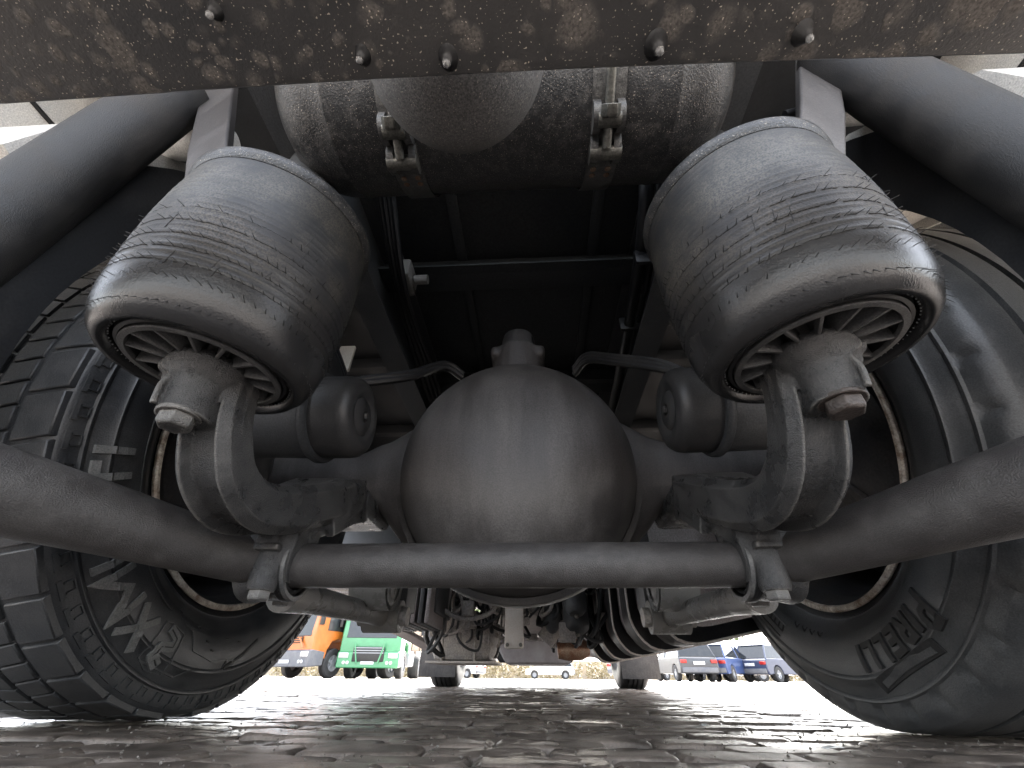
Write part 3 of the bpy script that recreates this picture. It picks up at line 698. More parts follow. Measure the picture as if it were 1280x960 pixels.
# --- air tanks
at = empty('air_tank', (0, .335, .985), lorry)
TY, TZ, TR = .325, .975, .150
m = MB()
pr = [(0, -.405), (.05, -.402), (.09, -.392), (.12, -.375), (.140, -.350), (.149, -.318), (TR, -.29), (.1515, -.288), (.1515, -.284), (TR, -.282), (TR, .282), (.1515, .284), (.1515, .288), (TR, .29), (.149, .318), (.14, .35), (.12, .375), (.09, .392), (.05, .402), (0, .405)]
m.lathe(pr, (0, TY, TZ), (1, 0, 0), 72); m.build('tank_shell', M['tank'], at)
for sx in (-.17, .175):
    st = empty('tank_strap', (sx, TY, TZ), lorry)
    m = MB(); vs = []; K = 40
    for i in range(K+1):
        a = math.radians(-178+215*i/K)       # wraps round the bottom and the far side
        for dx, r in ((-.026, .1525), (-.0265, .1555), (.0265, .1555), (.026, .1525)): vs.append((sx+dx, TY+r*math.cos(a), TZ+r*math.sin(a)))
    m.add(vs, [(i*4+k, i*4+(k+1) % 4, (i+1)*4+(k+1) % 4, (i+1)*4+k) for i in range(K) for k in range(4)])
    m.build('strap_band', M['strap'], st)
    def onarc(a, r, dx=0): a = math.radians(a); return Vector((sx+dx, TY+r*math.cos(a), TZ+r*math.sin(a)))
    m = MB(); m.tube([onarc(-128, .172), onarc(-88, .180)], .0075, 14); m.build('threaded_rod', M['steel'], st)
    m = MB(); d = (onarc(-88, .180)-onarc(-128, .172)).normalized(); hexbolt(m, onarc(-108, .181), d, .0155, .018); m.build('nut', M['steel'], st, bevel=.001)
    m = MB(); m.tube([onarc(-101, .172, -.018), onarc(-101, .172, .018)], .0125, 14); m.build('cross_pin', M['steel'], st)
    m = MB(); m.tube([onarc(-84, .170, -.026), onarc(-84, .170, .026)], .0125, 14); m.build('cross_pin', M['steel'], st)
    for dx in (-.019, .019):
        for aa in (-101, -83):
            m = MB(); vs = []
            for i in range(13):
                a = aa-9+18*i/12; hgt = .026*math.sin(PI*i/12)**.5
                vs += [onarc(a, .1545, dx-.006), onarc(a, .1545+hgt, dx-.006), onarc(a, .1545+hgt, dx+.006), onarc(a, .1545, dx+.006)]
            m.add(vs, [(i*4+k, i*4+(k+1) % 4, (i+1)*4+(k+1) % 4, (i+1)*4+k) for i in range(12) for k in range(4)])
            m.build('clevis_ear', M['strap'], st)
    for dx in (-.013, .013):
        for aa in (-68, -62):
            c = onarc(aa, .1555, dx); m = MB(); m.lathe([(.0055, 0), (.0055, .0012), (.003, .002), (0, .001)], c, c-onarc(aa, 0, dx), 12); m.build('rivet', M['rusty'], st)
m = MB()
cx, cy, cz = -.047, .180, .748
m.lathe([(.0, -.100), (.034, -.097), (.068, -.083), (.094, -.060), (.111, -.030), (.118, .0), (.119, .023), (.119, .036)], (cx, cy, cz), (0, .10, 1), 64)
m.lathe([(.119, .036), (.121, .037), (.121, .046), (.119, .047), (.119, .06), (0, .06)], (cx, cy, cz), (0, .10, 1), 64)
m.build('spare_air_vessel', M['dome'], lorry, label='dust-speckled round vessel in front of the strapped tank')

# --- pipes down the right rail
m = MB()
for k, (r, dx) in enumerate(((.017, 0), (.007, .03), (.006, .045), (.008, .058))):
    m = MB(); m.tube(smoothpath([(.335+dx, .50, 1.16), (.338+dx, .60, 1.05), (.345+dx, .8, 1.0), (.352+dx, 1.1, .97+.01*k), (.36+dx, 1.5, .95)], 6), r, 10); m.build('air_line', M['black'], lorry)
for y in (.7, .95):
    m = MB(); m.box((.37, y, .985), (.10, .012, .05), bev=.003); m.build('line_clip', M['black'], lorry)

for k in range(4):
    m = MB(); o_ = .012*k; m.tube(smoothpath([(-.345+o_, .55, 1.12), (-.35+o_, .75, 1.03-.01*k), (-.36+o_, .95, 1.0), (-.355+o_, 1.2, .96+.012*k), (-.36+o_, 1.6, .97)], 6), .0065+.002*(k % 2), 8); m.build('air_line', M['black'], lorry)
m = MB(); m.box((-.33, .80, 1.06), (.05, .09, .07), bev=.008); m.tube([(-.30, .80, 1.05), (-.26, .80, 1.05)], .014, 10); m.build('air_valve', M['cast'], lorry)
# ------------------------------------------------------------ wheels
R_T, DR, XS = .603, .098, 1.15
def tyre_profile():
    return [(r+DR, x*XS) for r, x in [(.262, -.10), (.275, -.118), (.287, -.124), (.300, -.132), (.304, -.137), (.308, -.137), (.318, -.146), (.335, -.155), (.3365, -.157), (.352, -.1605), (.372, -.1635), (.395, -.1645), (.412, -.1625), (.414, -.1645), (.420, -.1645), (.422, -.1615),
            (.437, -.1565), (.450, -.1515), (.452, -.1535), (.458, -.1535), (.460, -.149), (.470, -.147), (.480, -.1455), (.488, -.143), (.494, -.138)]]
def side_x(r):
    p = tyre_profile()
    for (a, b), (c, d) in zip(p, p[1:]):
        if a <= r <= c: return b+(d-b)*(r-a)/max(1e-6, c-a)
    return -.15
def wheel_mesh_to_world(s, X): return lambda x, r, a: (X + s*x, RW+r*math.cos(a), CZ+r*math.sin(a))
def rear_wheel(s):
    X = s*.912; W = wheel_mesh_to_world(s, X)
    root = empty('rear_wheel', (X, RW, CZ), lorry, 'block-treaded rear wheel on the left' if s < 0 else 'smooth-shouldered rear wheel on the right')
    N = 320; inner = tyre_profile(); outer = [(r, -x) for r, x in reversed(inner)]
    base = .5965 if s < 0 else .599
    tread = [(base-.001, -.147), (base+.001, -.115), (base+.002, 0), (base+.001, .115), (base-.001, .147)]
    if s > 0:
        tread = [(.597, -.154), (.602, -.147)]
        for g in (-.092, -.032, .032, .092): tread += [(.605, g-.007), (.590, g-.005), (.590, g+.005), (.605, g+.007)]
        tread += [(.602, .147), (.597, .154)]
    prof = inner+tread+outer; n = len(prof); vs = []
    for j in range(N):
        a = 2*PI*j/N
        slot = (j % 8) in (0,)
        for i, (r, x) in enumerate(prof):
            if s > 0 and slot and .563 < r < .590 and x < 0: x2 = x+.006
            else: x2 = x
            v = list(W(x2, r, a))
            if v[2] < .001: v[0] += s*x*.12*(.001-v[2])/.01; v[2] = .001+(v[2]-.001)*.05
            vs.append(v)
    fs = [(j*n+i, ((j+1) % N)*n+i, ((j+1) % N)*n+i+1, j*n+i+1) for j in range(N) for i in range(n-1)]
    m = MB(); m.add(vs, fs); ty = m.build('tyre', M['rubber'] if s < 0 else M['rubberR'], root, loc=(X, RW, CZ), auto=False)
    ty.data.set_sharp_from_angle(angle=math.radians(50))
    rub = M['rubber']
    if s < 0:
        def block(x0, x1, da, r0, r1, skew=0, chamf=.006):
            q = []
            for (x, a, r) in ((x0, -da, r0), (x1, -da, r0), (x1, da, r0), (x0, da, r0), (x0+.002, -da*.92, r1-chamf*.4), (x1-.002, -da*.92, r1), (x1-.002, da*.92, r1), (x0+.002, da*.92, r1-chamf*.4)):
                a += skew*(x-(x0+x1)/2)
                q.append((s*x, r*math.cos(a), r*math.sin(a)))
            return q, [(0, 1, 2, 3), (4, 5, 6, 7), (0, 1, 5, 4), (1, 2, 6, 5), (2, 3, 7, 6), (3, 0, 4, 7)]
        def bmesh_of(nm, q, fs_):
            k = MB(); k.add(q, fs_, False); o = k.build(nm, rub, root, loc=(0, 0, 0)); o.modifiers.new('bevel', 'BEVEL').width = .0018
            o.location = (0, 0, 0); return o
        def stepped(nm, cnt, x0, x1, fill, skew, r1=R_T):
            q, f_ = block(x0, x1, PI/cnt*fill, .586, r1, skew); p0 = bmesh_of(nm, q, f_)
            for k in range(1, cnt):
                a = 2*PI*k/cnt
                if abs(((a-1.5*PI+PI) % (2*PI))-PI) < .14: continue        # the patch pressed on the ground
                copy_to(p0, root, (0, 0, 0), (a, 0, 0))
            # first block sits at angle 0
        stepped('shoulder_block', 44, -.162, -.092, .972, .25)
        stepped('tread_block', 84, -.085, -.033, .972, .35, R_T+.002)
        km = MB()
        for k in range(84):
            for x0, x1 in ((-.023, .023), (.034, .081)):
                q, f_ = block(x0, x1, PI/84*.93, .586, R_T+.003, -.35); a = 2*PI*(k+.5)/84
                if abs(((a-1.5*PI+PI) % (2*PI))-PI) < .14: continue
                km.add([(v[0], v[1]*math.cos(a)-v[2]*math.sin(a), v[1]*math.sin(a)+v[2]*math.cos(a)) for v in q], f_, False)
        for k in range(44):
            q, f_ = block(.094, .162, PI/44*.92, .586, R_T, .25); a = 2*PI*(k+.5)/44
            if abs(((a-1.5*PI+PI) % (2*PI))-PI) < .14: continue
            km.add([(v[0], v[1]*math.cos(a)-v[2]*math.sin(a), v[1]*math.sin(a)+v[2]*math.cos(a)) for v in q], f_, False)
        o = km.build('outer_tread', rub, root, auto=False); o.location = (0, 0, 0); o['kind'] = 'stuff'
        for p in o.data.polygons: p.use_smooth = False
        # small stepped notches below the shoulder
        km = MB()
        for k in range(72):
            a = 2*PI*k/72
            for (r0, r1, b0, b1) in ((.560, .562, -.018, .018), (.562, .574, -.018, -.014), (.562, .574, .014, .018), (.576, .583, -.028, .028)):
                pts_ = [(r0, a+b0), (r0, a+b1), (r1, a+b1), (r1, a+b0)]
                lo_ = [(s*(side_x(r)+.002), r*math.cos(t), r*math.sin(t)) for r, t in pts_]; hi_ = [(s*(side_x(r)-.0028), r*math.cos(t), r*math.sin(t)) for r, t in pts_]
                km.add(lo_+hi_, [(4, 5, 6, 7), (0, 1, 5, 4), (1, 2, 6, 5), (2, 3, 7, 6), (3, 0, 4, 7)], False)
        o = km.build('shoulder_steps', rub, root, auto=False); o.location = (0, 0, 0); o['kind'] = 'stuff'
        for p in o.data.polygons: p.use_smooth = False
    # rim
    m = MB()
    m.lathe([(.3845, -.145), (.388, -.150), (.3885, -.155), (.385, -.158), (.377, -.157), (.3735, -.150), (.3715, -.138)], (X, RW, CZ), (s, 0, 0), 96)
    m.build('rim_edge', M['rimedge'], root, label='flaking rusty pale rim edge')
    m = MB(); m.lathe([(.3735, -.150), (.362, -.13), (.355, -.10), (.355, -.06), (.335, -.03), (.330, .0), (.330, .10), (.28, .12), (.16, .11), (0, .11)], (X, RW, CZ), (s, 0, 0), 72); m.build('rim', M['rimdark'], root)
    m = MB(); m.lathe([(.075, -.16), (.08, -.12), (.12, -.09), (.22, -.08), (.275, -.07), (.285, -.05), (.285, .09)], (X, RW, CZ), (s, 0, 0), 64); m.build('brake_disc_shield', M['rimdark'], root)
    for k in range(5):
        a = 2*PI*k/5+.3; m = MB(); R = Matrix.Rotation(a, 3, 'X'); m.box(Vector((X-s*.09, RW, CZ))+R @ Vector((0, .17, 0)), (.02, .2, .018), R, bev=.003); m.build('shield_rib', M['rimdark'], root)
    return root, X
def text_mesh(txt, size, offset=0, shear=0):
    cu = bpy.data.curves.new('t', 'FONT'); cu.body = txt; cu.size = size; cu.offset = offset; cu.extrude = .0; cu.shear = shear; cu.resolution_u = 3
    o = bpy.data.objects.new('t', cu); COL.objects.link(o); bpy.context.view_layer.update()
    me = bpy.data.meshes.new_from_object(o); COL.objects.unlink(o); bpy.data.objects.remove(o)
    bm = bmesh.new(); bm.from_mesh(me); bmesh.ops.remove_doubles(bm, verts=bm.verts, dist=1e-5)
    vs = [v.co.copy() for v in bm.verts]; bm.verts.index_update(); fs = [[v.index for v in f.verts] for f in bm.faces]
    be = [[e.verts[0].index, e.verts[1].index] for e in bm.edges if len(e.link_faces) == 1]; bm.free()
    return vs, fs, be
def sidewall_place(root, s, name, vs, fs, be, rmid, a0, m, h=.0022):
    """x of the flat text runs clockwise as seen from inside the lorry, y is outward radius"""
    def mp(v, dh):
        r = rmid+v.y; t = v.x/rmid
        # seen looking outwards; left wheel: clockwise lowers the (y,z) angle ... right wheel: raises it
        a = a0 - t if s < 0 else a0 + t
        return (s*(side_x(r)-dh), r*math.cos(a), r*math.sin(a))
    k = MB(); top = [mp(v, h) for v in vs]; bot = [mp(v, -.002) for v in vs]; n = len(vs)
    k.add(top+bot, list(fs)+[(a, b, b+n, a+n) for a, b in be], False)
    o = k.build(name, m, root); o.location = (0, 0, 0); return o
def letters(root, s, txt, size, rmid, a0, m, gap=.0, offset=.003, sx=1.0, h=.0022):
    x = 0
    for ch in txt:
        if ch == ' ': x += size*.4; continue
        vs, fs, be = text_mesh(ch, size, offset)
        x0 = min(v.x for v in vs); x1 = max(v.x for v in vs)
        q = [Vector(((v.x-x0)*sx+x, v.y, 0)) for v in vs]
        sidewall_place(root, s, 'raised_letter', q, fs, be, rmid, a0, m, h); x += (x1-x0)*sx+gap
    return x
def ribbon(root, s, pts, wd, m, name='raised_line', h=.0022, closed=False):
    """pts in (radius, angle) on the sidewall"""
    P = [Vector(((r+(DR if r < .4435 else 0))*math.cos(a), (r+(DR if r < .444 else 0))*math.sin(a))) for r, a in pts]; vs = []
    if closed: P.append(P[0])
    out = []
    for i in range(len(P)-1):
        cnt_ = max(1, int((P[i+1]-P[i]).length/.005)); out += [P[i].lerp(P[i+1], k/cnt_) for k in range(cnt_)]
    out.append(P[-1]); P = out; n = len(P)
    for i, p in enumerate(P):
        d = (P[min(i+1, n-1)]-P[max(i-1, 0)]).normalized(); nn = Vector((-d.y, d.x))
        for sg, hh in ((-1, -.002), (-1, h), (1, h), (1, -.002)):
            q = p+nn*sg*wd/2; r = q.length; vs.append((s*(side_x(min(.585, r))-hh), q.x, q.y))
    fs = [(i*4+k, i*4+k+1, (i+1)*4+k+1, (i+1)*4+k) for i in range(n-1) for k in range(3)]+[(0, 1, 2, 3), (n*4-4, n*4-3, n*4-2, n*4-1)]
    k = MB(); k.add(vs, fs, False); o = k.build(name, m, root); o.location = (0, 0, 0); return o
GLY = {'X': (.95, [[(0, 0), (1, 1)], [(1, 0), (0, 1)]]), 'M': (1.45, [[(0, 0), (0, 1), (.5, .25), (1, 1), (1, 0)]]), 'U': (.9, [[(0, 1), (0, .3), (.18, .03), (.5, -.02), (.82, .03), (1, .3), (1, 1)]]),
       'L': (.7, [[(0, 1), (0, 0), (1, 0)]]), 'T': (.85, [[(0, 1), (1, 1)], [(.5, 1), (.5, 0)]]), 'I': (.0, [[(0, 0), (0, 1)]]), 'E': (.7, [[(1, 1), (0, 1), (0, 0), (1, 0)], [(0, .52), (.85, .52)]]),
       'P': (.75, [[(0, 0), (0, 1), (.7, 1), (.95, .85), (.95, .62), (.7, .46), (0, .46)]]), 'R': (.75, [[(0, 0), (0, 1), (.7, 1), (.95, .85), (.95, .62), (.7, .46), (0, .46)], [(.5, .46), (1, 0)]])}
def stroke_text(root, s, txt, hgt, rb, a0, st, gap, m, h=.003, wsc=.8, first=1):
    x = 0
    for n_, ch in enumerate(txt):
        w_, strokes = GLY[ch]; w_ *= hgt*wsc; H_ = hgt*(first if n_ == 0 else 1); k_ = MB(); q = 0
        for li in strokes:
            P = [Vector((x+u*w_, v*(H_-st)+st/2)) for u, v in li]; n = len(P)
            d0 = (P[0]-P[1]).normalized()*st*.45; d1 = (P[-1]-P[-2]).normalized()*st*.45; P[0] = P[0]+d0; P[-1] = P[-1]+d1
            Q_ = []
            for a_, b_ in zip(P, P[1:]):
                c_ = max(1, int((b_-a_).length/.005)); Q_ += [a_.lerp(b_, k/c_) for k in range(c_)]
            P = Q_+[P[-1]]; n = len(P)
            L_, R_ = [], []
            for i, p in enumerate(P):
                a_ = (P[i]-P[i-1]).normalized() if i else (P[1]-P[0]).normalized(); b_ = (P[i+1]-P[i]).normalized() if i < n-1 else a_
                na = Vector((-a_.y, a_.x)); nb = Vector((-b_.y, b_.x)); mm_ = (na+nb).normalized(); c = max(.45, mm_.dot(na)); mm_ = mm_*(st/2/c); L_.append(p+mm_); R_.append(p-mm_)
            vs = []
            def mp(p, hh):
                r = rb+p.y; t = p.x/rb; a = a0-t if s < 0 else a0+t
                return (s*(side_x(min(.59, r))-hh), r*math.cos(a), r*math.sin(a))
            hq = h+.0004*q; q += 1
            for l_, r_ in zip(L_, R_): vs += [mp(l_, -.002), mp(l_, hq), mp(r_, hq), mp(r_, -.002)]
            k_.add(vs, [(i*4+k, i*4+k+1, i*4+5+k, i*4+4+k) for i in range(n-1) for k in range(3)]+[(0, 1, 2, 3), (n*4-4, n*4-3, n*4-2, n*4-1)], False)
        o = k_.build('raised_letter', m, root, auto=False); o.location = (0, 0, 0)
        for p in o.data.polygons: p.use_smooth = False
        x += w_+st+gap
wl, XL = rear_wheel(-1); wr, XR = rear_wheel(1)
dg = math.radians
# left: X MULTI running clockwise, winding road emblem behind it
stroke_text(wl, -1, 'XMULTI', .066, .476, dg(-116.0), .0125, .011, M['letter'], wsc=.74, h=.0042)
ribbon(wl, -1, [(.472, dg(-110.5)), (.479, dg(-106.8)), (.496, dg(-106.6)), (.505, dg(-110.2)), (.523, dg(-110.6)), (.532, dg(-107.2))], .017, M['letter'], 'road_emblem', h=.0040)
ribbon(wl, -1, [(.473, dg(-110.2)), (.480, dg(-107.0)), (.496, dg(-106.8)), (.505, dg(-110.0)), (.523, dg(-110.4)), (.531, dg(-107.4))], .0022, M['letterdark'], 'road_dashes', h=.0048)
ribbon(wl, -1, [(.462, dg(-111)), (.465, dg(-105)), (.538, dg(-104)), (.543, dg(-109)), (.535, dg(-112.8)), (.468, dg(-113))], .0022, M['rubberR'], 'emblem_frame', closed=True)
ribbon(wl, -1, [(.448, dg(-190+4*k)) for k in range(20)], .002, M['rubberR'])
ribbon(wl, -1, [(.350, dg(-106)), (.352, dg(-102)), (.385, dg(-99)), (.397, dg(-90)), (.399, dg(-80))], .003, M['rubberR'])
ribbon(wl, -1, [(.440, dg(-112)), (.436, dg(-100)), (.420, dg(-97)), (.419, dg(-88))], .003, M['rubberR'])
ribbon(wl, -1, [(.412, dg(-84)), (.392, dg(-77)), (.372, dg(-70))], .007, M['letterdark'], 'arrow_shaft')
ribbon(wl, -1, [(.395, dg(-83.5)), (.412, dg(-84.5)), (.414, dg(-80))], .004, M['letterdark'], 'arrow_head')
for a, r in ((-100, .34), (-95, .36), (-92, .375), (-86, .35), (-80, .36), (-110, .335)): ribbon(wl, -1, [(r, dg(a)), (r+.0015, dg(a+1.2))], .0025, M['letterdark'], 'mould_mark')
# right: lettering, its underline band and ticks
stroke_text(wr, 1, 'PIRELLI', .050, .458, dg(-123.5), .0105, .0085, M['letterdark'], h=.0045, wsc=.62, first=1.35)
ribbon(wr, 1, [(.530, dg(-118)), (.520, dg(-107)), (.532, dg(-96))], .022, M['letterdark'], 'underline_band', h=.003)
ribbon(wr, 1, [(.530, dg(-116.5)), (.521, dg(-107)), (.531, dg(-98))], .010, M['rubberR'], 'underline_inlay', h=.0045)
for k in range(4): ribbon(wr, 1, [(.36+.02*k, dg(-60+1.5*k)), (.36+.02*k, dg(-44))], .003, M['letter' if k in (0, 3) else 'letterdark'], 'hatch_line', h=.0022)
for k in range(7): ribbon(wr, 1, [(.362, dg(-59+2.3*k)), (.378, dg(-58.5+2.3*k))], .004, M['letterdark'], 'hatch_bar', h=.002)
for a in (-78, -74, -70, -66): ribbon(wr, 1, [(.335, dg(a-1)), (.345, dg(a)), (.335, dg(a+1.4))], .002, M['letterdark'], 'mould_mark')

# ------------------------------------------------------------ further forward under the lorry
FW = 5.75
for s in (-1, 1):
    # suspension links with bushes
    m = MB()
    a, b = Vector((s*.45, .86, .215)), Vector((s*.43, 1.42, .235)); m.tube([a, a.lerp(b, .2), a.lerp(b, .8), b], [.034, .028, .026, .030], 20)
    lk = m.build('suspension_link', M['cast'], lorry)
    m = MB(); m.tube([b-Vector((.055, 0, 0)), b+Vector((.055, 0, 0))], .044, 28); m.build('link_eye', M['cast'], lk)
    m = MB(); m.tube([b-Vector((.075, 0, 0)), b+Vector((.075, 0, 0))], .026, 20); m.build('eye_bush', M['machinery'], lk)
    m = MB(); m.tube([(s*.36, 1.25, .30), (s*.46, 1.25, .30)], .07, 28); m.lathe([(.045, 0), (.055, .006), (.07, 0)], (s*.355, 1.25, .30), (s, 0, 0), 28); m.build('hanger_bush', M['cast'], lorry)
    m = MB(); m.box((s*.41, 1.55, .62), (.05, .12, .72), bev=.01); m.build('hanger_bracket', M['chassis'], lorry)
# mid floor: gearbox, engine block, silencer
m = MB(); m.tube([(0, 1.2, .60), (0, 1.8, .64), (0, 2.6, .68)], .05, 24); m.build('propeller_shaft', M['chassis'], lorry)
m = MB(); m.box((0, 4.6, .80), (.78, 2.6, .62), bev=.04); m.build('engine_block', M['machinery'], lorry)
m = MB(); m.prism([(-.45, .42), (-.30, .20), (.36, .20), (.50, .42)], 5.2, 5.9, 'y'); m.build('oil_pan', M['maroon'], lorry, bevel=.02)
m = MB(); m.box((-.47, 3.5, .31), (.42, .55, .30), bev=.07); sb = m.build('silencer_box', M['machinery'], lorry, label='pale grey silencer box low on the left of the engine')
for x in (-.60, -.38): m = MB(); m.box((x, 3.5, .31), (.014, .56, .31), bev=.005); m.build('silencer_seam', M['machinery'], sb)
m = MB(); m.box((-.47, 3.5, .165), (.46, .6, .012)); m.build('silencer_lip', M['underlip'], sb)
for k in range(7):
    m = MB(); x = -.66+k*.06; m.tube(smoothpath([(x, 3.0, .62), (x+.01, 2.95, .55), (x+.02+.01*k, 3.0, .47), (x+.05, 3.1, .50)], 5), .012, 8); m.build('engine_hose', M['machinery' if k % 2 else 'black'], lorry)
m = MB(); m.tube(smoothpath([(-.60, 2.7, .56), (-.55, 2.7, .44), (-.40, 2.68, .36), (-.24, 2.66, .38), (-.17, 2.7, .47)], 6), .013, 10); m.build('engine_hose', M['machinery'], lorry)
m = MB(); m.box((-.085, 2.55, .315), (.10, .03, .215), bev=.010); cv = m.build('cover_plate', M['cover'], lorry, label='cream upright cover plate hanging below the engine')
for x, z in ((-.12, .405), (-.05, .405), (-.12, .225), (-.05, .225)): m = MB(); hexbolt(m, (x, 2.534, z), (0, -1, 0), .010, .01); m.build('plate_bolt', M['steel'], cv)
m = MB(); m.tube(smoothpath([(.0, 3.1, .50), (.10, 3.05, .42), (.13, 3.0, .34), (.08, 3.0, .27)], 5), .055, 16); m.build('oil_elbow', M['machinery'], lorry)
m = MB(); m.tube(smoothpath([(.02, 2.95, .56), (.07, 2.9, .50), (.16, 2.9, .52), (.22, 2.95, .60)], 5), .035, 14); m.build('coolant_hose', M['black'], lorry)
m = MB(); blob(m, (.13, 2.9, .40), (.055, .06, .10), 14); m.build('starter_housing', M['chassis'], lorry)
for (z, y, rr) in ((.41, 2.6, .062), (.335, 2.75, .075)):
    m = MB(); m.lathe([(0, -.045), (rr*.6, -.04), (rr*.9, -.02), (rr, .01), (rr, .14), (rr*1.05, .145), (rr*1.05, .16), (0, .16)], (.255+(.01 if rr > .07 else 0), y, z), (0, .35, 1), 28); f = m.build('filter_canister', M['chassis'], lorry)
    m = MB(); hexbolt(m, (.255+(.01 if rr > .07 else 0), y-.015, z-.043), (0, -.35, -1), .012, .014); m.build('drain_plug', M['steel'], f)
m = MB(); m.tube([(.17, 3.3, .235), (.24, 3.3, .24), (.33, 3.3, .245), (.38, 3.3, .25)], [.045, .062, .062, .04], 20); m.build('exhaust_elbow', M['copper'], lorry)
rnd = random.Random(3)
for k in range(130):   # loose lines and fittings crowded round the gearbox
    x = rnd.uniform(-.66, .46); y = rnd.uniform(2.72, 3.5); z = rnd.uniform(.27, .62); m = MB()
    if k % 3 == 0:
        m.box((x, y, z), (rnd.uniform(.03, .09), .05, rnd.uniform(.03, .10)), bev=.006); m.build('bracket', M['machinery'], lorry)
    else:
        m.tube(smoothpath([(x, y, z+.2), (x+rnd.uniform(-.08, .08), y, z), (x+rnd.uniform(-.1, .1), y+.05, z-rnd.uniform(.02, .1)), (x+rnd.uniform(-.15, .15), y+.1, z+.1)], 5), rnd.uniform(.006, .014), 8); m.build('pipe_run', M[rnd.choice(('machinery', 'black', 'chassis'))], lorry)
# left side: finned box and skirt
for k in range(7):
    m = MB(); m.box((-.735+.036*k, 2.6, .46), (.022, .5, .31), bev=.004); m.build('cooling_fin', M['maroon' if k % 2 == 0 else 'chassis'], lorry)
m = MB(); m.box((-.63, 2.66, .50), (.27, .42, .27), bev=.01); m.build('cooler_box', M['chassis'], lorry)
m = MB(); m.sweep([(-1.18, 3.1, .42), (-1.15, 4.2, .40), (-.85, 4.6, .25)], [rrect(.03, .16)]*3, side=Vector((0, 0, 1))); m.build('side_skirt', M['maroon'], lorry)
m = MB(); m.box((-.98, 3.2, .62), (.5, 1.5, .45), bev=.05); m.build('battery_box', M['chassis'], lorry)
for k in range(8): m = MB(); m.box((-1.0, 2.0+k*.1, .42), (.42, .035, .012)); m.build('step_slat', M['underlip'], lorry)
# right side: long fuel tank with bands
def tank_sec(g=0):
    X0, X1, Z0, Z1, r = .43-g, 1.20+g, .165-g, .80+g, .16
    p = []
    for cx_, cz_, a0 in ((X1-r, Z0+r, -90), (X1-r, Z1-r, 0), (X0+r, Z1-r, 90), (X0+r, Z0+r, 180)):
        for k in range(9): a = dg(a0+90*k/8); x_ = cx_+r*math.cos(a); z_ = cz_+r*math.sin(a); p.append((x_, z_+max(0, x_-.5)*.19))
    return p
m = MB(); m.prism(tank_sec(-.045), 1.9, 4.6, 'y'); ft = m.build('fuel_tank', M['maroon'], lorry)
ft.data.set_sharp_from_angle(angle=dg(50))
for k, y in enumerate((1.62, 2.02, 2.48, 3.02, 3.6)):
    m = MB(); o_ = tank_sec(.0); i_ = tank_sec(-.044); n = len(o_); d_ = .16
    vs = [(p[0], y, p[1]) for p in o_]+[(p[0], y+d_, p[1]) for p in o_]+[(p[0], y+.03, p[1]) for p in i_]+[(p[0], y+d_, p[1]) for p in i_]
    m.add(vs, [(k_, (k_+1) % n, n+(k_+1) % n, n+k_) for k_ in range(n)]+[(k_, 2*n+k_, 2*n+(k_+1) % n, (k_+1) % n) for k_ in range(n)]+[(n+k_, n+(k_+1) % n, 3*n+(k_+1) % n, 3*n+k_) for k_ in range(n)], True)
    b_ = m.build('tank_band', M['black'], ft)
    m = MB(); L_ = [Vector((p[0], y-.002, p[1])) for p in o_]; m.tube(L_+[L_[0]], .0045, 8, False); m.build('band_lip', M['underlip'], ft)
    for q in range(12): m = MB(); m.box((.62+.05*q, y+.05, tank_sec(.0)[4][1]-.001), (.006, .02, .004)) if 0 else None
m = MB(); m.box((-.86, 1.5, 1.335), (.075, .02, .15), bev=.004); m.build('sky_gap_plate', M['grey'], lorry)  # added pale plate, stands in for bright sky seen through a gap
# front axle, wheels, flaps
m = MB(); m.sweep([(-.85, FW, .52), (-.55, FW, .42), (-.4, FW, .28), (.4, FW, .28), (.55, FW, .42), (.85, FW, .52)], [rrect(.1, .11)]*6, side=Vector((0, 1, 0))); m.build('front_axle', M['chassis'], lorry)
for s in (-1, 1):
    X = s*1.04+.03
    r0 = empty('front_wheel', (X, FW, .49), lorry)
    m = MB(); pr = [(.29, -.12), (.33, -.155), (.40, -.165), (.46, -.155), (.49, -.14), (.50, -.12), (.502, -.085), (.490, -.082), (.490, -.074), (.502, -.07), (.503, -.03), (.491, -.026), (.491, -.018), (.503, -.014), (.503, .014), (.491, .018), (.491, .026), (.503, .03), (.502, .07), (.49, .074), (.49, .082), (.502, .085), (.50, .12), (.49, .14), (.46, .155), (.40, .165), (.33, .155), (.29, .12)]
    m.lathe(pr, (X, FW, .495), (1, 0, 0), 72); m.build('tyre', M['rubber'], r0)
    m = MB(); m.lathe([(.29, -.12), (.26, -.1), (.25, 0), (.2, .05*s), (0, .05*s)], (X, FW, .495), (1, 0, 0), 40); m.build('rim', M['machinery'], r0)
    m = MB(); n_ = 26; vs = []
    for i in range(n_+1):
        x = X-.19+.38*i/n_; d = .004*(i % 2); vs += [(x, 5.12+d, .085), (x, 5.14+d*.4, .78), (x, 5.13+d, .085), (x, 5.15+d*.4, .78)]
    m.add(vs, [(i*4, i*4+1, i*4+5, i*4+4) for i in range(n_)]+[(i*4+2, i*4+3, i*4+7, i*4+6) for i in range(n_)]+[(i*4, i*4+2, i*4+6, i*4+4) for i in range(n_)], False)
    m.build('mud_flap', M['flap'], lorry, auto=False)
m = MB(); m.box((0, 5.9, 1.25), (2.44, 1.9, .7), bev=.05); m.build('cab_floor', M['chassis'], lorry)
m = MB(); m.box((0, 6.85, .50), (2.44, .25, .36), bev=.05); m.build('front_bumper', M['maroon'], lorry)
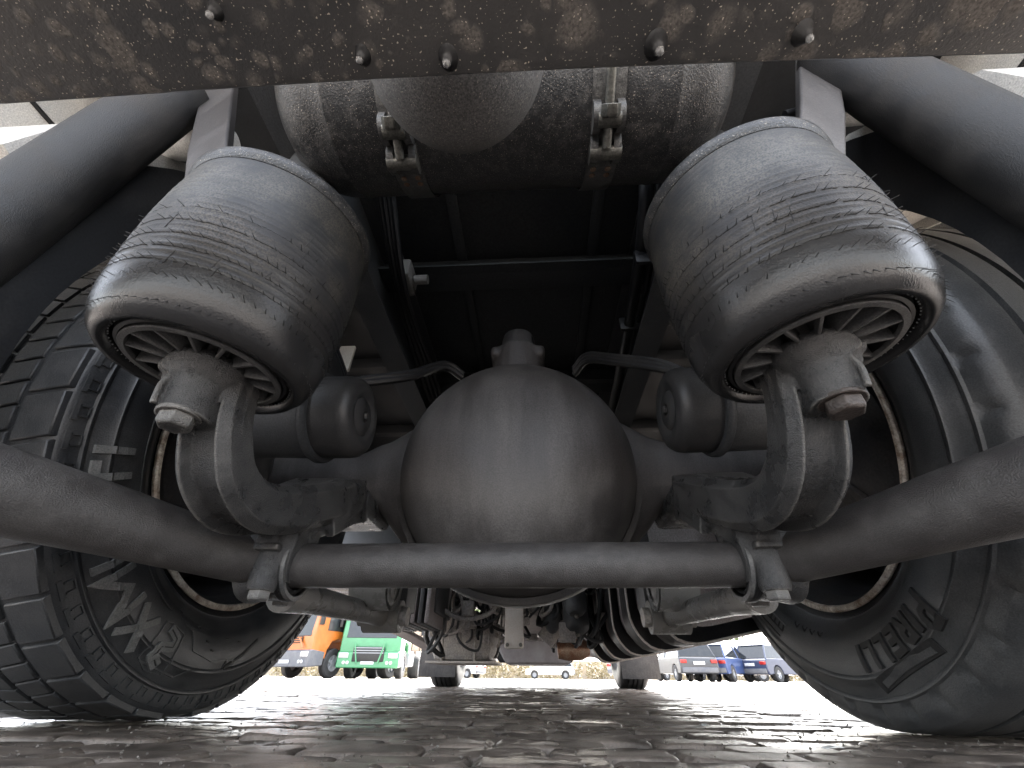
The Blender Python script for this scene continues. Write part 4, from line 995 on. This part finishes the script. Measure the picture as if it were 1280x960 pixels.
for s in (-1, 1):
    m = MB(); N = 20; vs = []
    for i in range(N+1):
        a = dg(-5+190*i/N)
        for x, r in ((s*.86, .60), (s*1.22, .60), (s*1.22, .615), (s*.86, .615)): vs.append((x, FW+r*math.cos(a), .5+r*math.sin(a)))
    m.add(vs, [(i*4+k, i*4+(k+1) % 4, (i+1)*4+(k+1) % 4, (i+1)*4+k) for i in range(N) for k in range(4)]); m.build('front_arch', M['chassis'], lorry)

#@@BACKGROUND
# ------------------------------------------------------------ vehicles and yard beyond
def paint(name, c, rough=.35):
    return mat(name, c, tuple(min(1, x*1.25+.01) for x in c), .4, rough, rough+.12, 3, 0, .03, 300, coat=.6)
M['orange'] = paint('orange_paint', (.42, .12, .015)); M['green'] = paint('green_paint', (.05, .23, .10)); M['white'] = paint('white_paint', (.55, .56, .57))
M['carblack'] = paint('dark_car_paint', (.035, .038, .045)); M['blue'] = paint('blue_car_paint', (.03, .06, .17)); M['yellow'] = paint('yellow_car_paint', (.45, .26, .02)); M['navy'] = paint('navy_car_paint', (.03, .04, .08)); M['silver'] = paint('silver_paint', (.28, .29, .31))
M['glass'] = mat('dark_glass', (.02, .024, .028), (.03, .034, .038), .5, .05, .1, 4, 0, 0)
M['lamp'] = mat('clear_lamp', (.5, .5, .5), (.6, .6, .6), .5, .15, .2, 4, 0, 0)
M['tail'] = mat('red_lamp', (.30, .015, .012), (.36, .03, .02), .5, .2, .3, 4, 0, 0)
M['bumper'] = mat('grey_bumper', (.10, .105, .12), (.16, .16, .17), .5, .5, .6, 5)
M['ptyre'] = mat('far_tyre', (.025, .025, .026), (.05, .05, .05), .4, .7, .8, 5)
M['load'] = mat('weathered_load_body', (.34, .26, .2), (.2, .14, .1), .5, .7, .8, 9)
def rot_place(root, deg_): root.rotation_euler = (0, 0, math.radians(deg_))
def wheel_at(root, x, y, r, w_, rimm, name='wheel'):
    e = empty(name, (0, 0, 0)); e.parent = root; e.location = (x, y, r)
    m = MB(); m.lathe([(r*.55, -w_/2), (r*.9, -w_/2), (r, -w_*.36), (r, w_*.36), (r*.9, w_/2), (r*.55, w_/2), (r*.55, -w_/2)], (0, 0, 0), (1, 0, 0), 32); m.build('tyre', M['ptyre'], e).location = (0, 0, 0)
    m = MB(); sg = 1 if x > 0 else -1
    m.lathe([(r*.56, sg*w_*.42), (r*.52, sg*w_*.25), (r*.2, sg*w_*.15), (r*.18, sg*w_*.4), (0, sg*w_*.4)], (0, 0, 0), (1, 0, 0), 24)
    for k in range(5):
        a = 2*PI*k/5; R = Matrix.Rotation(a, 3, 'X'); m.box(R @ Vector((sg*w_*.34, 0, r*.36)), (w_*.1, r*.13, r*.36), R)
    m.build('rim', rimm, e).location = (0, 0, 0)
def part(m, name, mm, root, **k):
    o = m.build(name, mm, root, **k); o.location = (0, 0, 0); return o
def truck(loc, rz, label, col, kind):
    """cab-over lorry facing local -Y"""
    r = empty('parked_truck', loc); WL[r.name] = Vector((0, 0, 0)); tag(r, label, 'truck', 'parked lorries across the yard')
    r.location = loc; rot_place(r, rz)
    m = MB()
    m.prism([(-.02, .62), (-.06, 1.5), (.05, 2.5), (.35, 3.15), (2.15, 3.3), (2.15, .95), (1.75, .95), (1.6, 1.22), (1.25, 1.32), (.9, 1.2), (.72, .9), (.70, .62)], -1.22, 1.22, 'x')
    part(m, 'cab', M[col], r, bevel=.05)
    m = MB(); m.prism([(-.075, 1.36), (.03, 2.42), (.06, 2.42), (.0, 1.36)], -1.02, 1.02, 'x'); part(m, 'windscreen', M['glass'], r, bevel=.02)
    for s in (-1, 1):
        m = MB(); m.box((s*1.225, .95, 1.95), (.02, .85, .75), bev=.008); part(m, 'side_window', M['glass'], r)
        m = MB(); m.box((s*1.36, .02, 2.0), (.13, .16, .55), bev=.03); m.tube([(s*1.2, .1, 2.3), (s*1.36, .05, 2.3)], .02, 8); part(m, 'mirror', M['black'], r)
        m = MB(); m.box((s*.98, -.13, .76), (.38, .10, .18), bev=.03); part(m, 'headlight', M['lamp'], r)
        m = MB(); m.tube([(s*.78, -.17, .52), (s*.78, -.10, .52)], .06, 16); m.tube([(s*.93, -.17, .52), (s*.93, -.10, .52)], .06, 16); part(m, 'fog_lamp', M['lamp'], r)
        wheel_at(r, s*1.03, 1.22, .50, .30, M['silver']); wheel_at(r, s*1.0, 4.8, .50, .5, M['silver'])
        m = MB(); m.box((s*.98, 2.9, .72), (.4, 1.1, .55), bev=.08); part(m, 'side_tank', M['silver'], r)
    m = MB(); m.prism([(-.14, .34), (-.14, .86), (.0, .92), (.62, .86), (.62, .40)], -1.23, 1.23, 'x'); part(m, 'bumper', M['bumper' if kind == 'tipper' else col], r, bevel=.04)
    m = MB(); m.box((0, -.15 if kind == 'tractor' else -.075, .80 if kind == 'tractor' else 1.24), (1.25, .05, .50 if kind == 'tractor' else .22), bev=.03); gr = part(m, 'grille', M['black'], r)
    for k in range(3): m = MB(); m.box((0, -.185 if kind == 'tractor' else -.11, (.84 if kind == 'tractor' else 1.17)+(.085 if kind == 'tractor' else .07)*k), (1.2, .03, .03), bev=.008); o = m.build('grille_bar', M['silver' if kind == 'tractor' else col], gr); o.location = (0, 0, 0)
    m = MB(); m.box((0, -.16, .52), (.52, .012, .11)); part(m, 'number_plate', M['white'], r)
    for s in (-1, 1): m = MB(); m.tube([(s*.60, -.19, 1.16), (s*.42, -.185, .50)] if kind == 'tractor' else [(s*.5, -.12, 1.3), (s*.78, -.12, .98)], .03, 8); part(m, 'trim_line', M[col], r)
    m = MB(); m.box((0, 4.0, .95), (.9, 4.4, .22), bev=.02); part(m, 'frame', M['bumper'], r)
    if kind == 'tipper':
        m = MB(); m.prism([(2.4, 1.15), (2.3, 2.9), (7.2, 2.9), (7.2, 1.15)], -1.22, 1.22, 'x'); b = part(m, 'load_body', M['load'], r, bevel=.03)
        for k in range(7):
            for s in (-1, 1): m = MB(); m.box((s*1.25, 2.7+.7*k, 2.0), (.07, .08, 1.7)); m.build('body_rib', M['load'], b).location = (0, 0, 0)
    else:
        m = MB(); m.box((0, 4.6, 1.12), (1.0, 1.0, .1), bev=.03); part(m, 'coupling_plate', M['black'], r)
    return r
truck((-6.75, 19.4, 0), 4, 'bright green cab-over lorry parked beyond the left rear wheel, right of the orange one', 'green', 'tractor')
truck((-9.75, 18.8, 0), -22, 'orange lorry with grey bumper and dusty load body, left of the green one', 'orange', 'tipper')
def car(loc, rz, label, col, h=1.45, L_=4.3, rimm='silver', van=False):
    """faces local +Y, so its tail is towards the camera at rz=0"""
    r = empty('parked_car', loc); WL[r.name] = Vector((0, 0, 0)); tag(r, label, 'van' if van else 'car', 'cars parked across the yard')
    r.location = loc; rot_place(r, rz); W_ = .88; a = L_/2
    def arch(y0): return [(y0-.36*math.cos(PI*k/8)*-1 if 0 else y0+.36*math.cos(PI*k/8), .32+.36*math.sin(PI*k/8)) for k in range(9)]
    low = [(-a+.03, .42), (-a, .55), (-a+.03, .86), (-a+.12, .95), (a-1.15, .95), (a-.2, .76), (a, .6), (a-.02, .32)]
    low = low + arch(a-.82) + arch(-a+.80) + [(-a+.1, .30)]
    m = MB(); m.prism(low, -W_, W_, 'x'); part(m, 'body', M[col], r, bevel=.035)
    zt = h; roof0, roof1 = (-a+.45, a-1.75) if not van else (-a+.12, a-1.3)
    vs = [(-W_+.04, -a+.10, .94), (W_-.04, -a+.10, .94), (W_-.04, a-1.05, .94), (-W_+.04, a-1.05, .94), (-W_+.20, roof0, zt), (W_-.20, roof0, zt), (W_-.20, roof1, zt), (-W_+.20, roof1, zt)]
    m = MB(); m.add(vs, [(0, 1, 5, 4), (1, 2, 6, 5), (2, 3, 7, 6), (3, 0, 4, 7), (4, 5, 6, 7), (0, 1, 2, 3)], False); part(m, 'window_glass', M['glass'], r, bevel=.03)
    m = MB(); m.box((0, (roof0+roof1)/2, zt+.005), (1.32, roof1-roof0+.1, .035), bev=.015)
    for s in (-1, 1):
        m.tube([(s*(W_-.045), -a+.11, .94), (s*(W_-.195), roof0, zt)], .035, 8); m.tube([(s*(W_-.045), a-1.06, .94), (s*(W_-.195), roof1, zt)], .03, 8); m.tube([(s*(W_-.035), -.1, .94), (s*(W_-.19), -.1, zt)], .03, 8)
    part(m, 'roof', M[col], r)
    if van: m = MB(); m.box((0, -a*.3, .98+(h-.98)/2), (1.7, L_*.62, h-.96), bev=.08); part(m, 'load_space', M[col], r)
    for s in (-1, 1):
        m = MB(); m.box((s*.70, -a+.0, .76), (.30, .10, .14), bev=.03); part(m, 'tail_lamp', M['tail'], r)
        m = MB(); m.box((s*.66, a-.10, .64), (.30, .16, .12), bev=.03); part(m, 'headlight', M['lamp'], r)
        m = MB(); blob(m, (s*.98, a-1.35, .98), (.10, .06, .07), 10); part(m, 'mirror', M[col], r)
        for y_ in (a-.82, -a+.80): wheel_at(r, s*(W_-.10), y_, .32, .2, M[rimm])
    m = MB(); m.box((0, -a-.005, .44), (1.62, .10, .2), bev=.03); part(m, 'rear_bumper', M['bumper'], r)
    m = MB(); m.box((0, -a-.02, .70), (.52, .04, .12), bev=.005); part(m, 'number_plate', M['white'], r)
    return r
car((7.1, 25, 0), 5, 'dark hatchback parked tail-on, leftmost of the cars at the right', 'carblack', 1.5, 4.2)
car((9.2, 25.4, 0), -38, 'blue car parked at an angle with pale spoked wheels', 'blue', 1.45, 4.2)
car((11.4, 27.4, 0), 72, 'yellow low car parked right of the blue one', 'yellow', 1.25, 4.0)
car((12.2, 26.0, 0), -58, 'navy estate car at the right, half behind the right tyre', 'navy', 1.5, 4.5)
car((6.3, 31.0, 0), -50, 'silver car behind the dark hatchback', 'silver', 1.45, 4.2)
car((12.0, 32.5, 0), 80, 'tall white van behind the blue and yellow cars', 'white', 2.1, 5.2, van=True)
car((1.0, 46.0, 0), 90, 'white car far off, seen through the gap between the front wheels', 'white', 1.45, 4.4)
car((-6.5, 40.0, 0), 70, 'small white car far off, right of the green lorry', 'white', 1.45, 4.2)
# hedge, wall, trees
def leaves_mat(name, c): return mat(name, c, tuple(x*1.7 for x in c), .5, .6, .8, 3)
M['hedge'] = leaves_mat('dry_hedge', (.19, .16, .09)); M['leaf'] = leaves_mat('leafage', (.07, .10, .03)); M['bark'] = mat('bark', (.12, .09, .07), None, .5, .9, 1, 5)
M['wall'] = mat('yard_wall_render', (.36, .29, .20), (.42, .36, .27), .5, .8, .9, 1.5)
m = MB(); rnd = random.Random(11)
m.box((0, 62, .9), (90, .3, 1.8)); tag(m.build('yard_wall', M['wall']), 'low sandy wall along the far edge of the yard', 'wall')
for k in range(5):
    x0 = -26+k*12.5; m = MB()
    for _ in range(1500):
        p = Vector((x0+rnd.uniform(-6, 6), 58.5+rnd.gauss(0, .5), abs(rnd.gauss(.8, .55)))); d = Vector((rnd.gauss(0, 1), rnd.gauss(0, 1), rnd.gauss(0, 1))).normalized()*.16; e = Vector((rnd.gauss(0, 1), rnd.gauss(0, 1), rnd.gauss(0, 1))).normalized()*.12
        m.add([p-d, p+e, p+d, p-e], [(0, 1, 2, 3)], False)
    h_ = m.build('hedge', M['hedge'], auto=False)
    tag(h_, ['dry hedge at the far left edge of the yard', 'dry yellowish hedge behind the green lorry', 'dry hedge in the gap between the front wheels', 'dry hedge behind the parked cars', 'dry hedge at the far right of the yard'][k], 'hedge', 'hedges at the far edge of the yard')
for k, (x, y, hh) in enumerate(((-17, 66, 8), (-7.5, 70, 9.5), (3, 68, 7.5), (14, 72, 10), (24, 66, 8))):
    r = empty('tree', (x, y, 0)); tag(r, ['bare-topped tree far left beyond the wall', 'tallest tree left of centre beyond the wall', 'small round tree behind the gap between the front wheels', 'broad tree beyond the parked cars', 'tree at the far right beyond the wall'][k], 'tree', 'trees beyond the wall')
    m = MB(); m.tube([(x, y, 0), (x+.2, y, hh*.3), (x, y, hh*.7)], [.3, .22, .06], 8)
    for q in range(6): a = rnd.uniform(0, 6.28); z0 = hh*rnd.uniform(.3, .6); m.tube([(x+.1, y, z0), (x+1.4*math.cos(a), y+1.4*math.sin(a), z0+1.5)], [.1, .03], 6)
    m.build('trunk', M['bark'], r)
    m = MB()
    cl = [Vector((x+rnd.gauss(0, hh*.17), y+rnd.gauss(0, hh*.15), hh*.66+rnd.gauss(0, hh*.14))) for _ in range(26)]
    for _ in range(2600):
        p = rnd.choice(cl)+Vector((rnd.gauss(0, .5), rnd.gauss(0, .5), rnd.gauss(0, .4))); d = Vector((rnd.gauss(0, 1), rnd.gauss(0, 1), rnd.gauss(0, 1))).normalized()*.17; e = Vector((rnd.gauss(0, 1), rnd.gauss(0, 1), rnd.gauss(0, 1))).normalized()*.12
        m.add([p-d, p+e, p+d, p-e], [(0, 1, 2, 3)], False)
    m.build('crown', M['leaf'], r, auto=False)
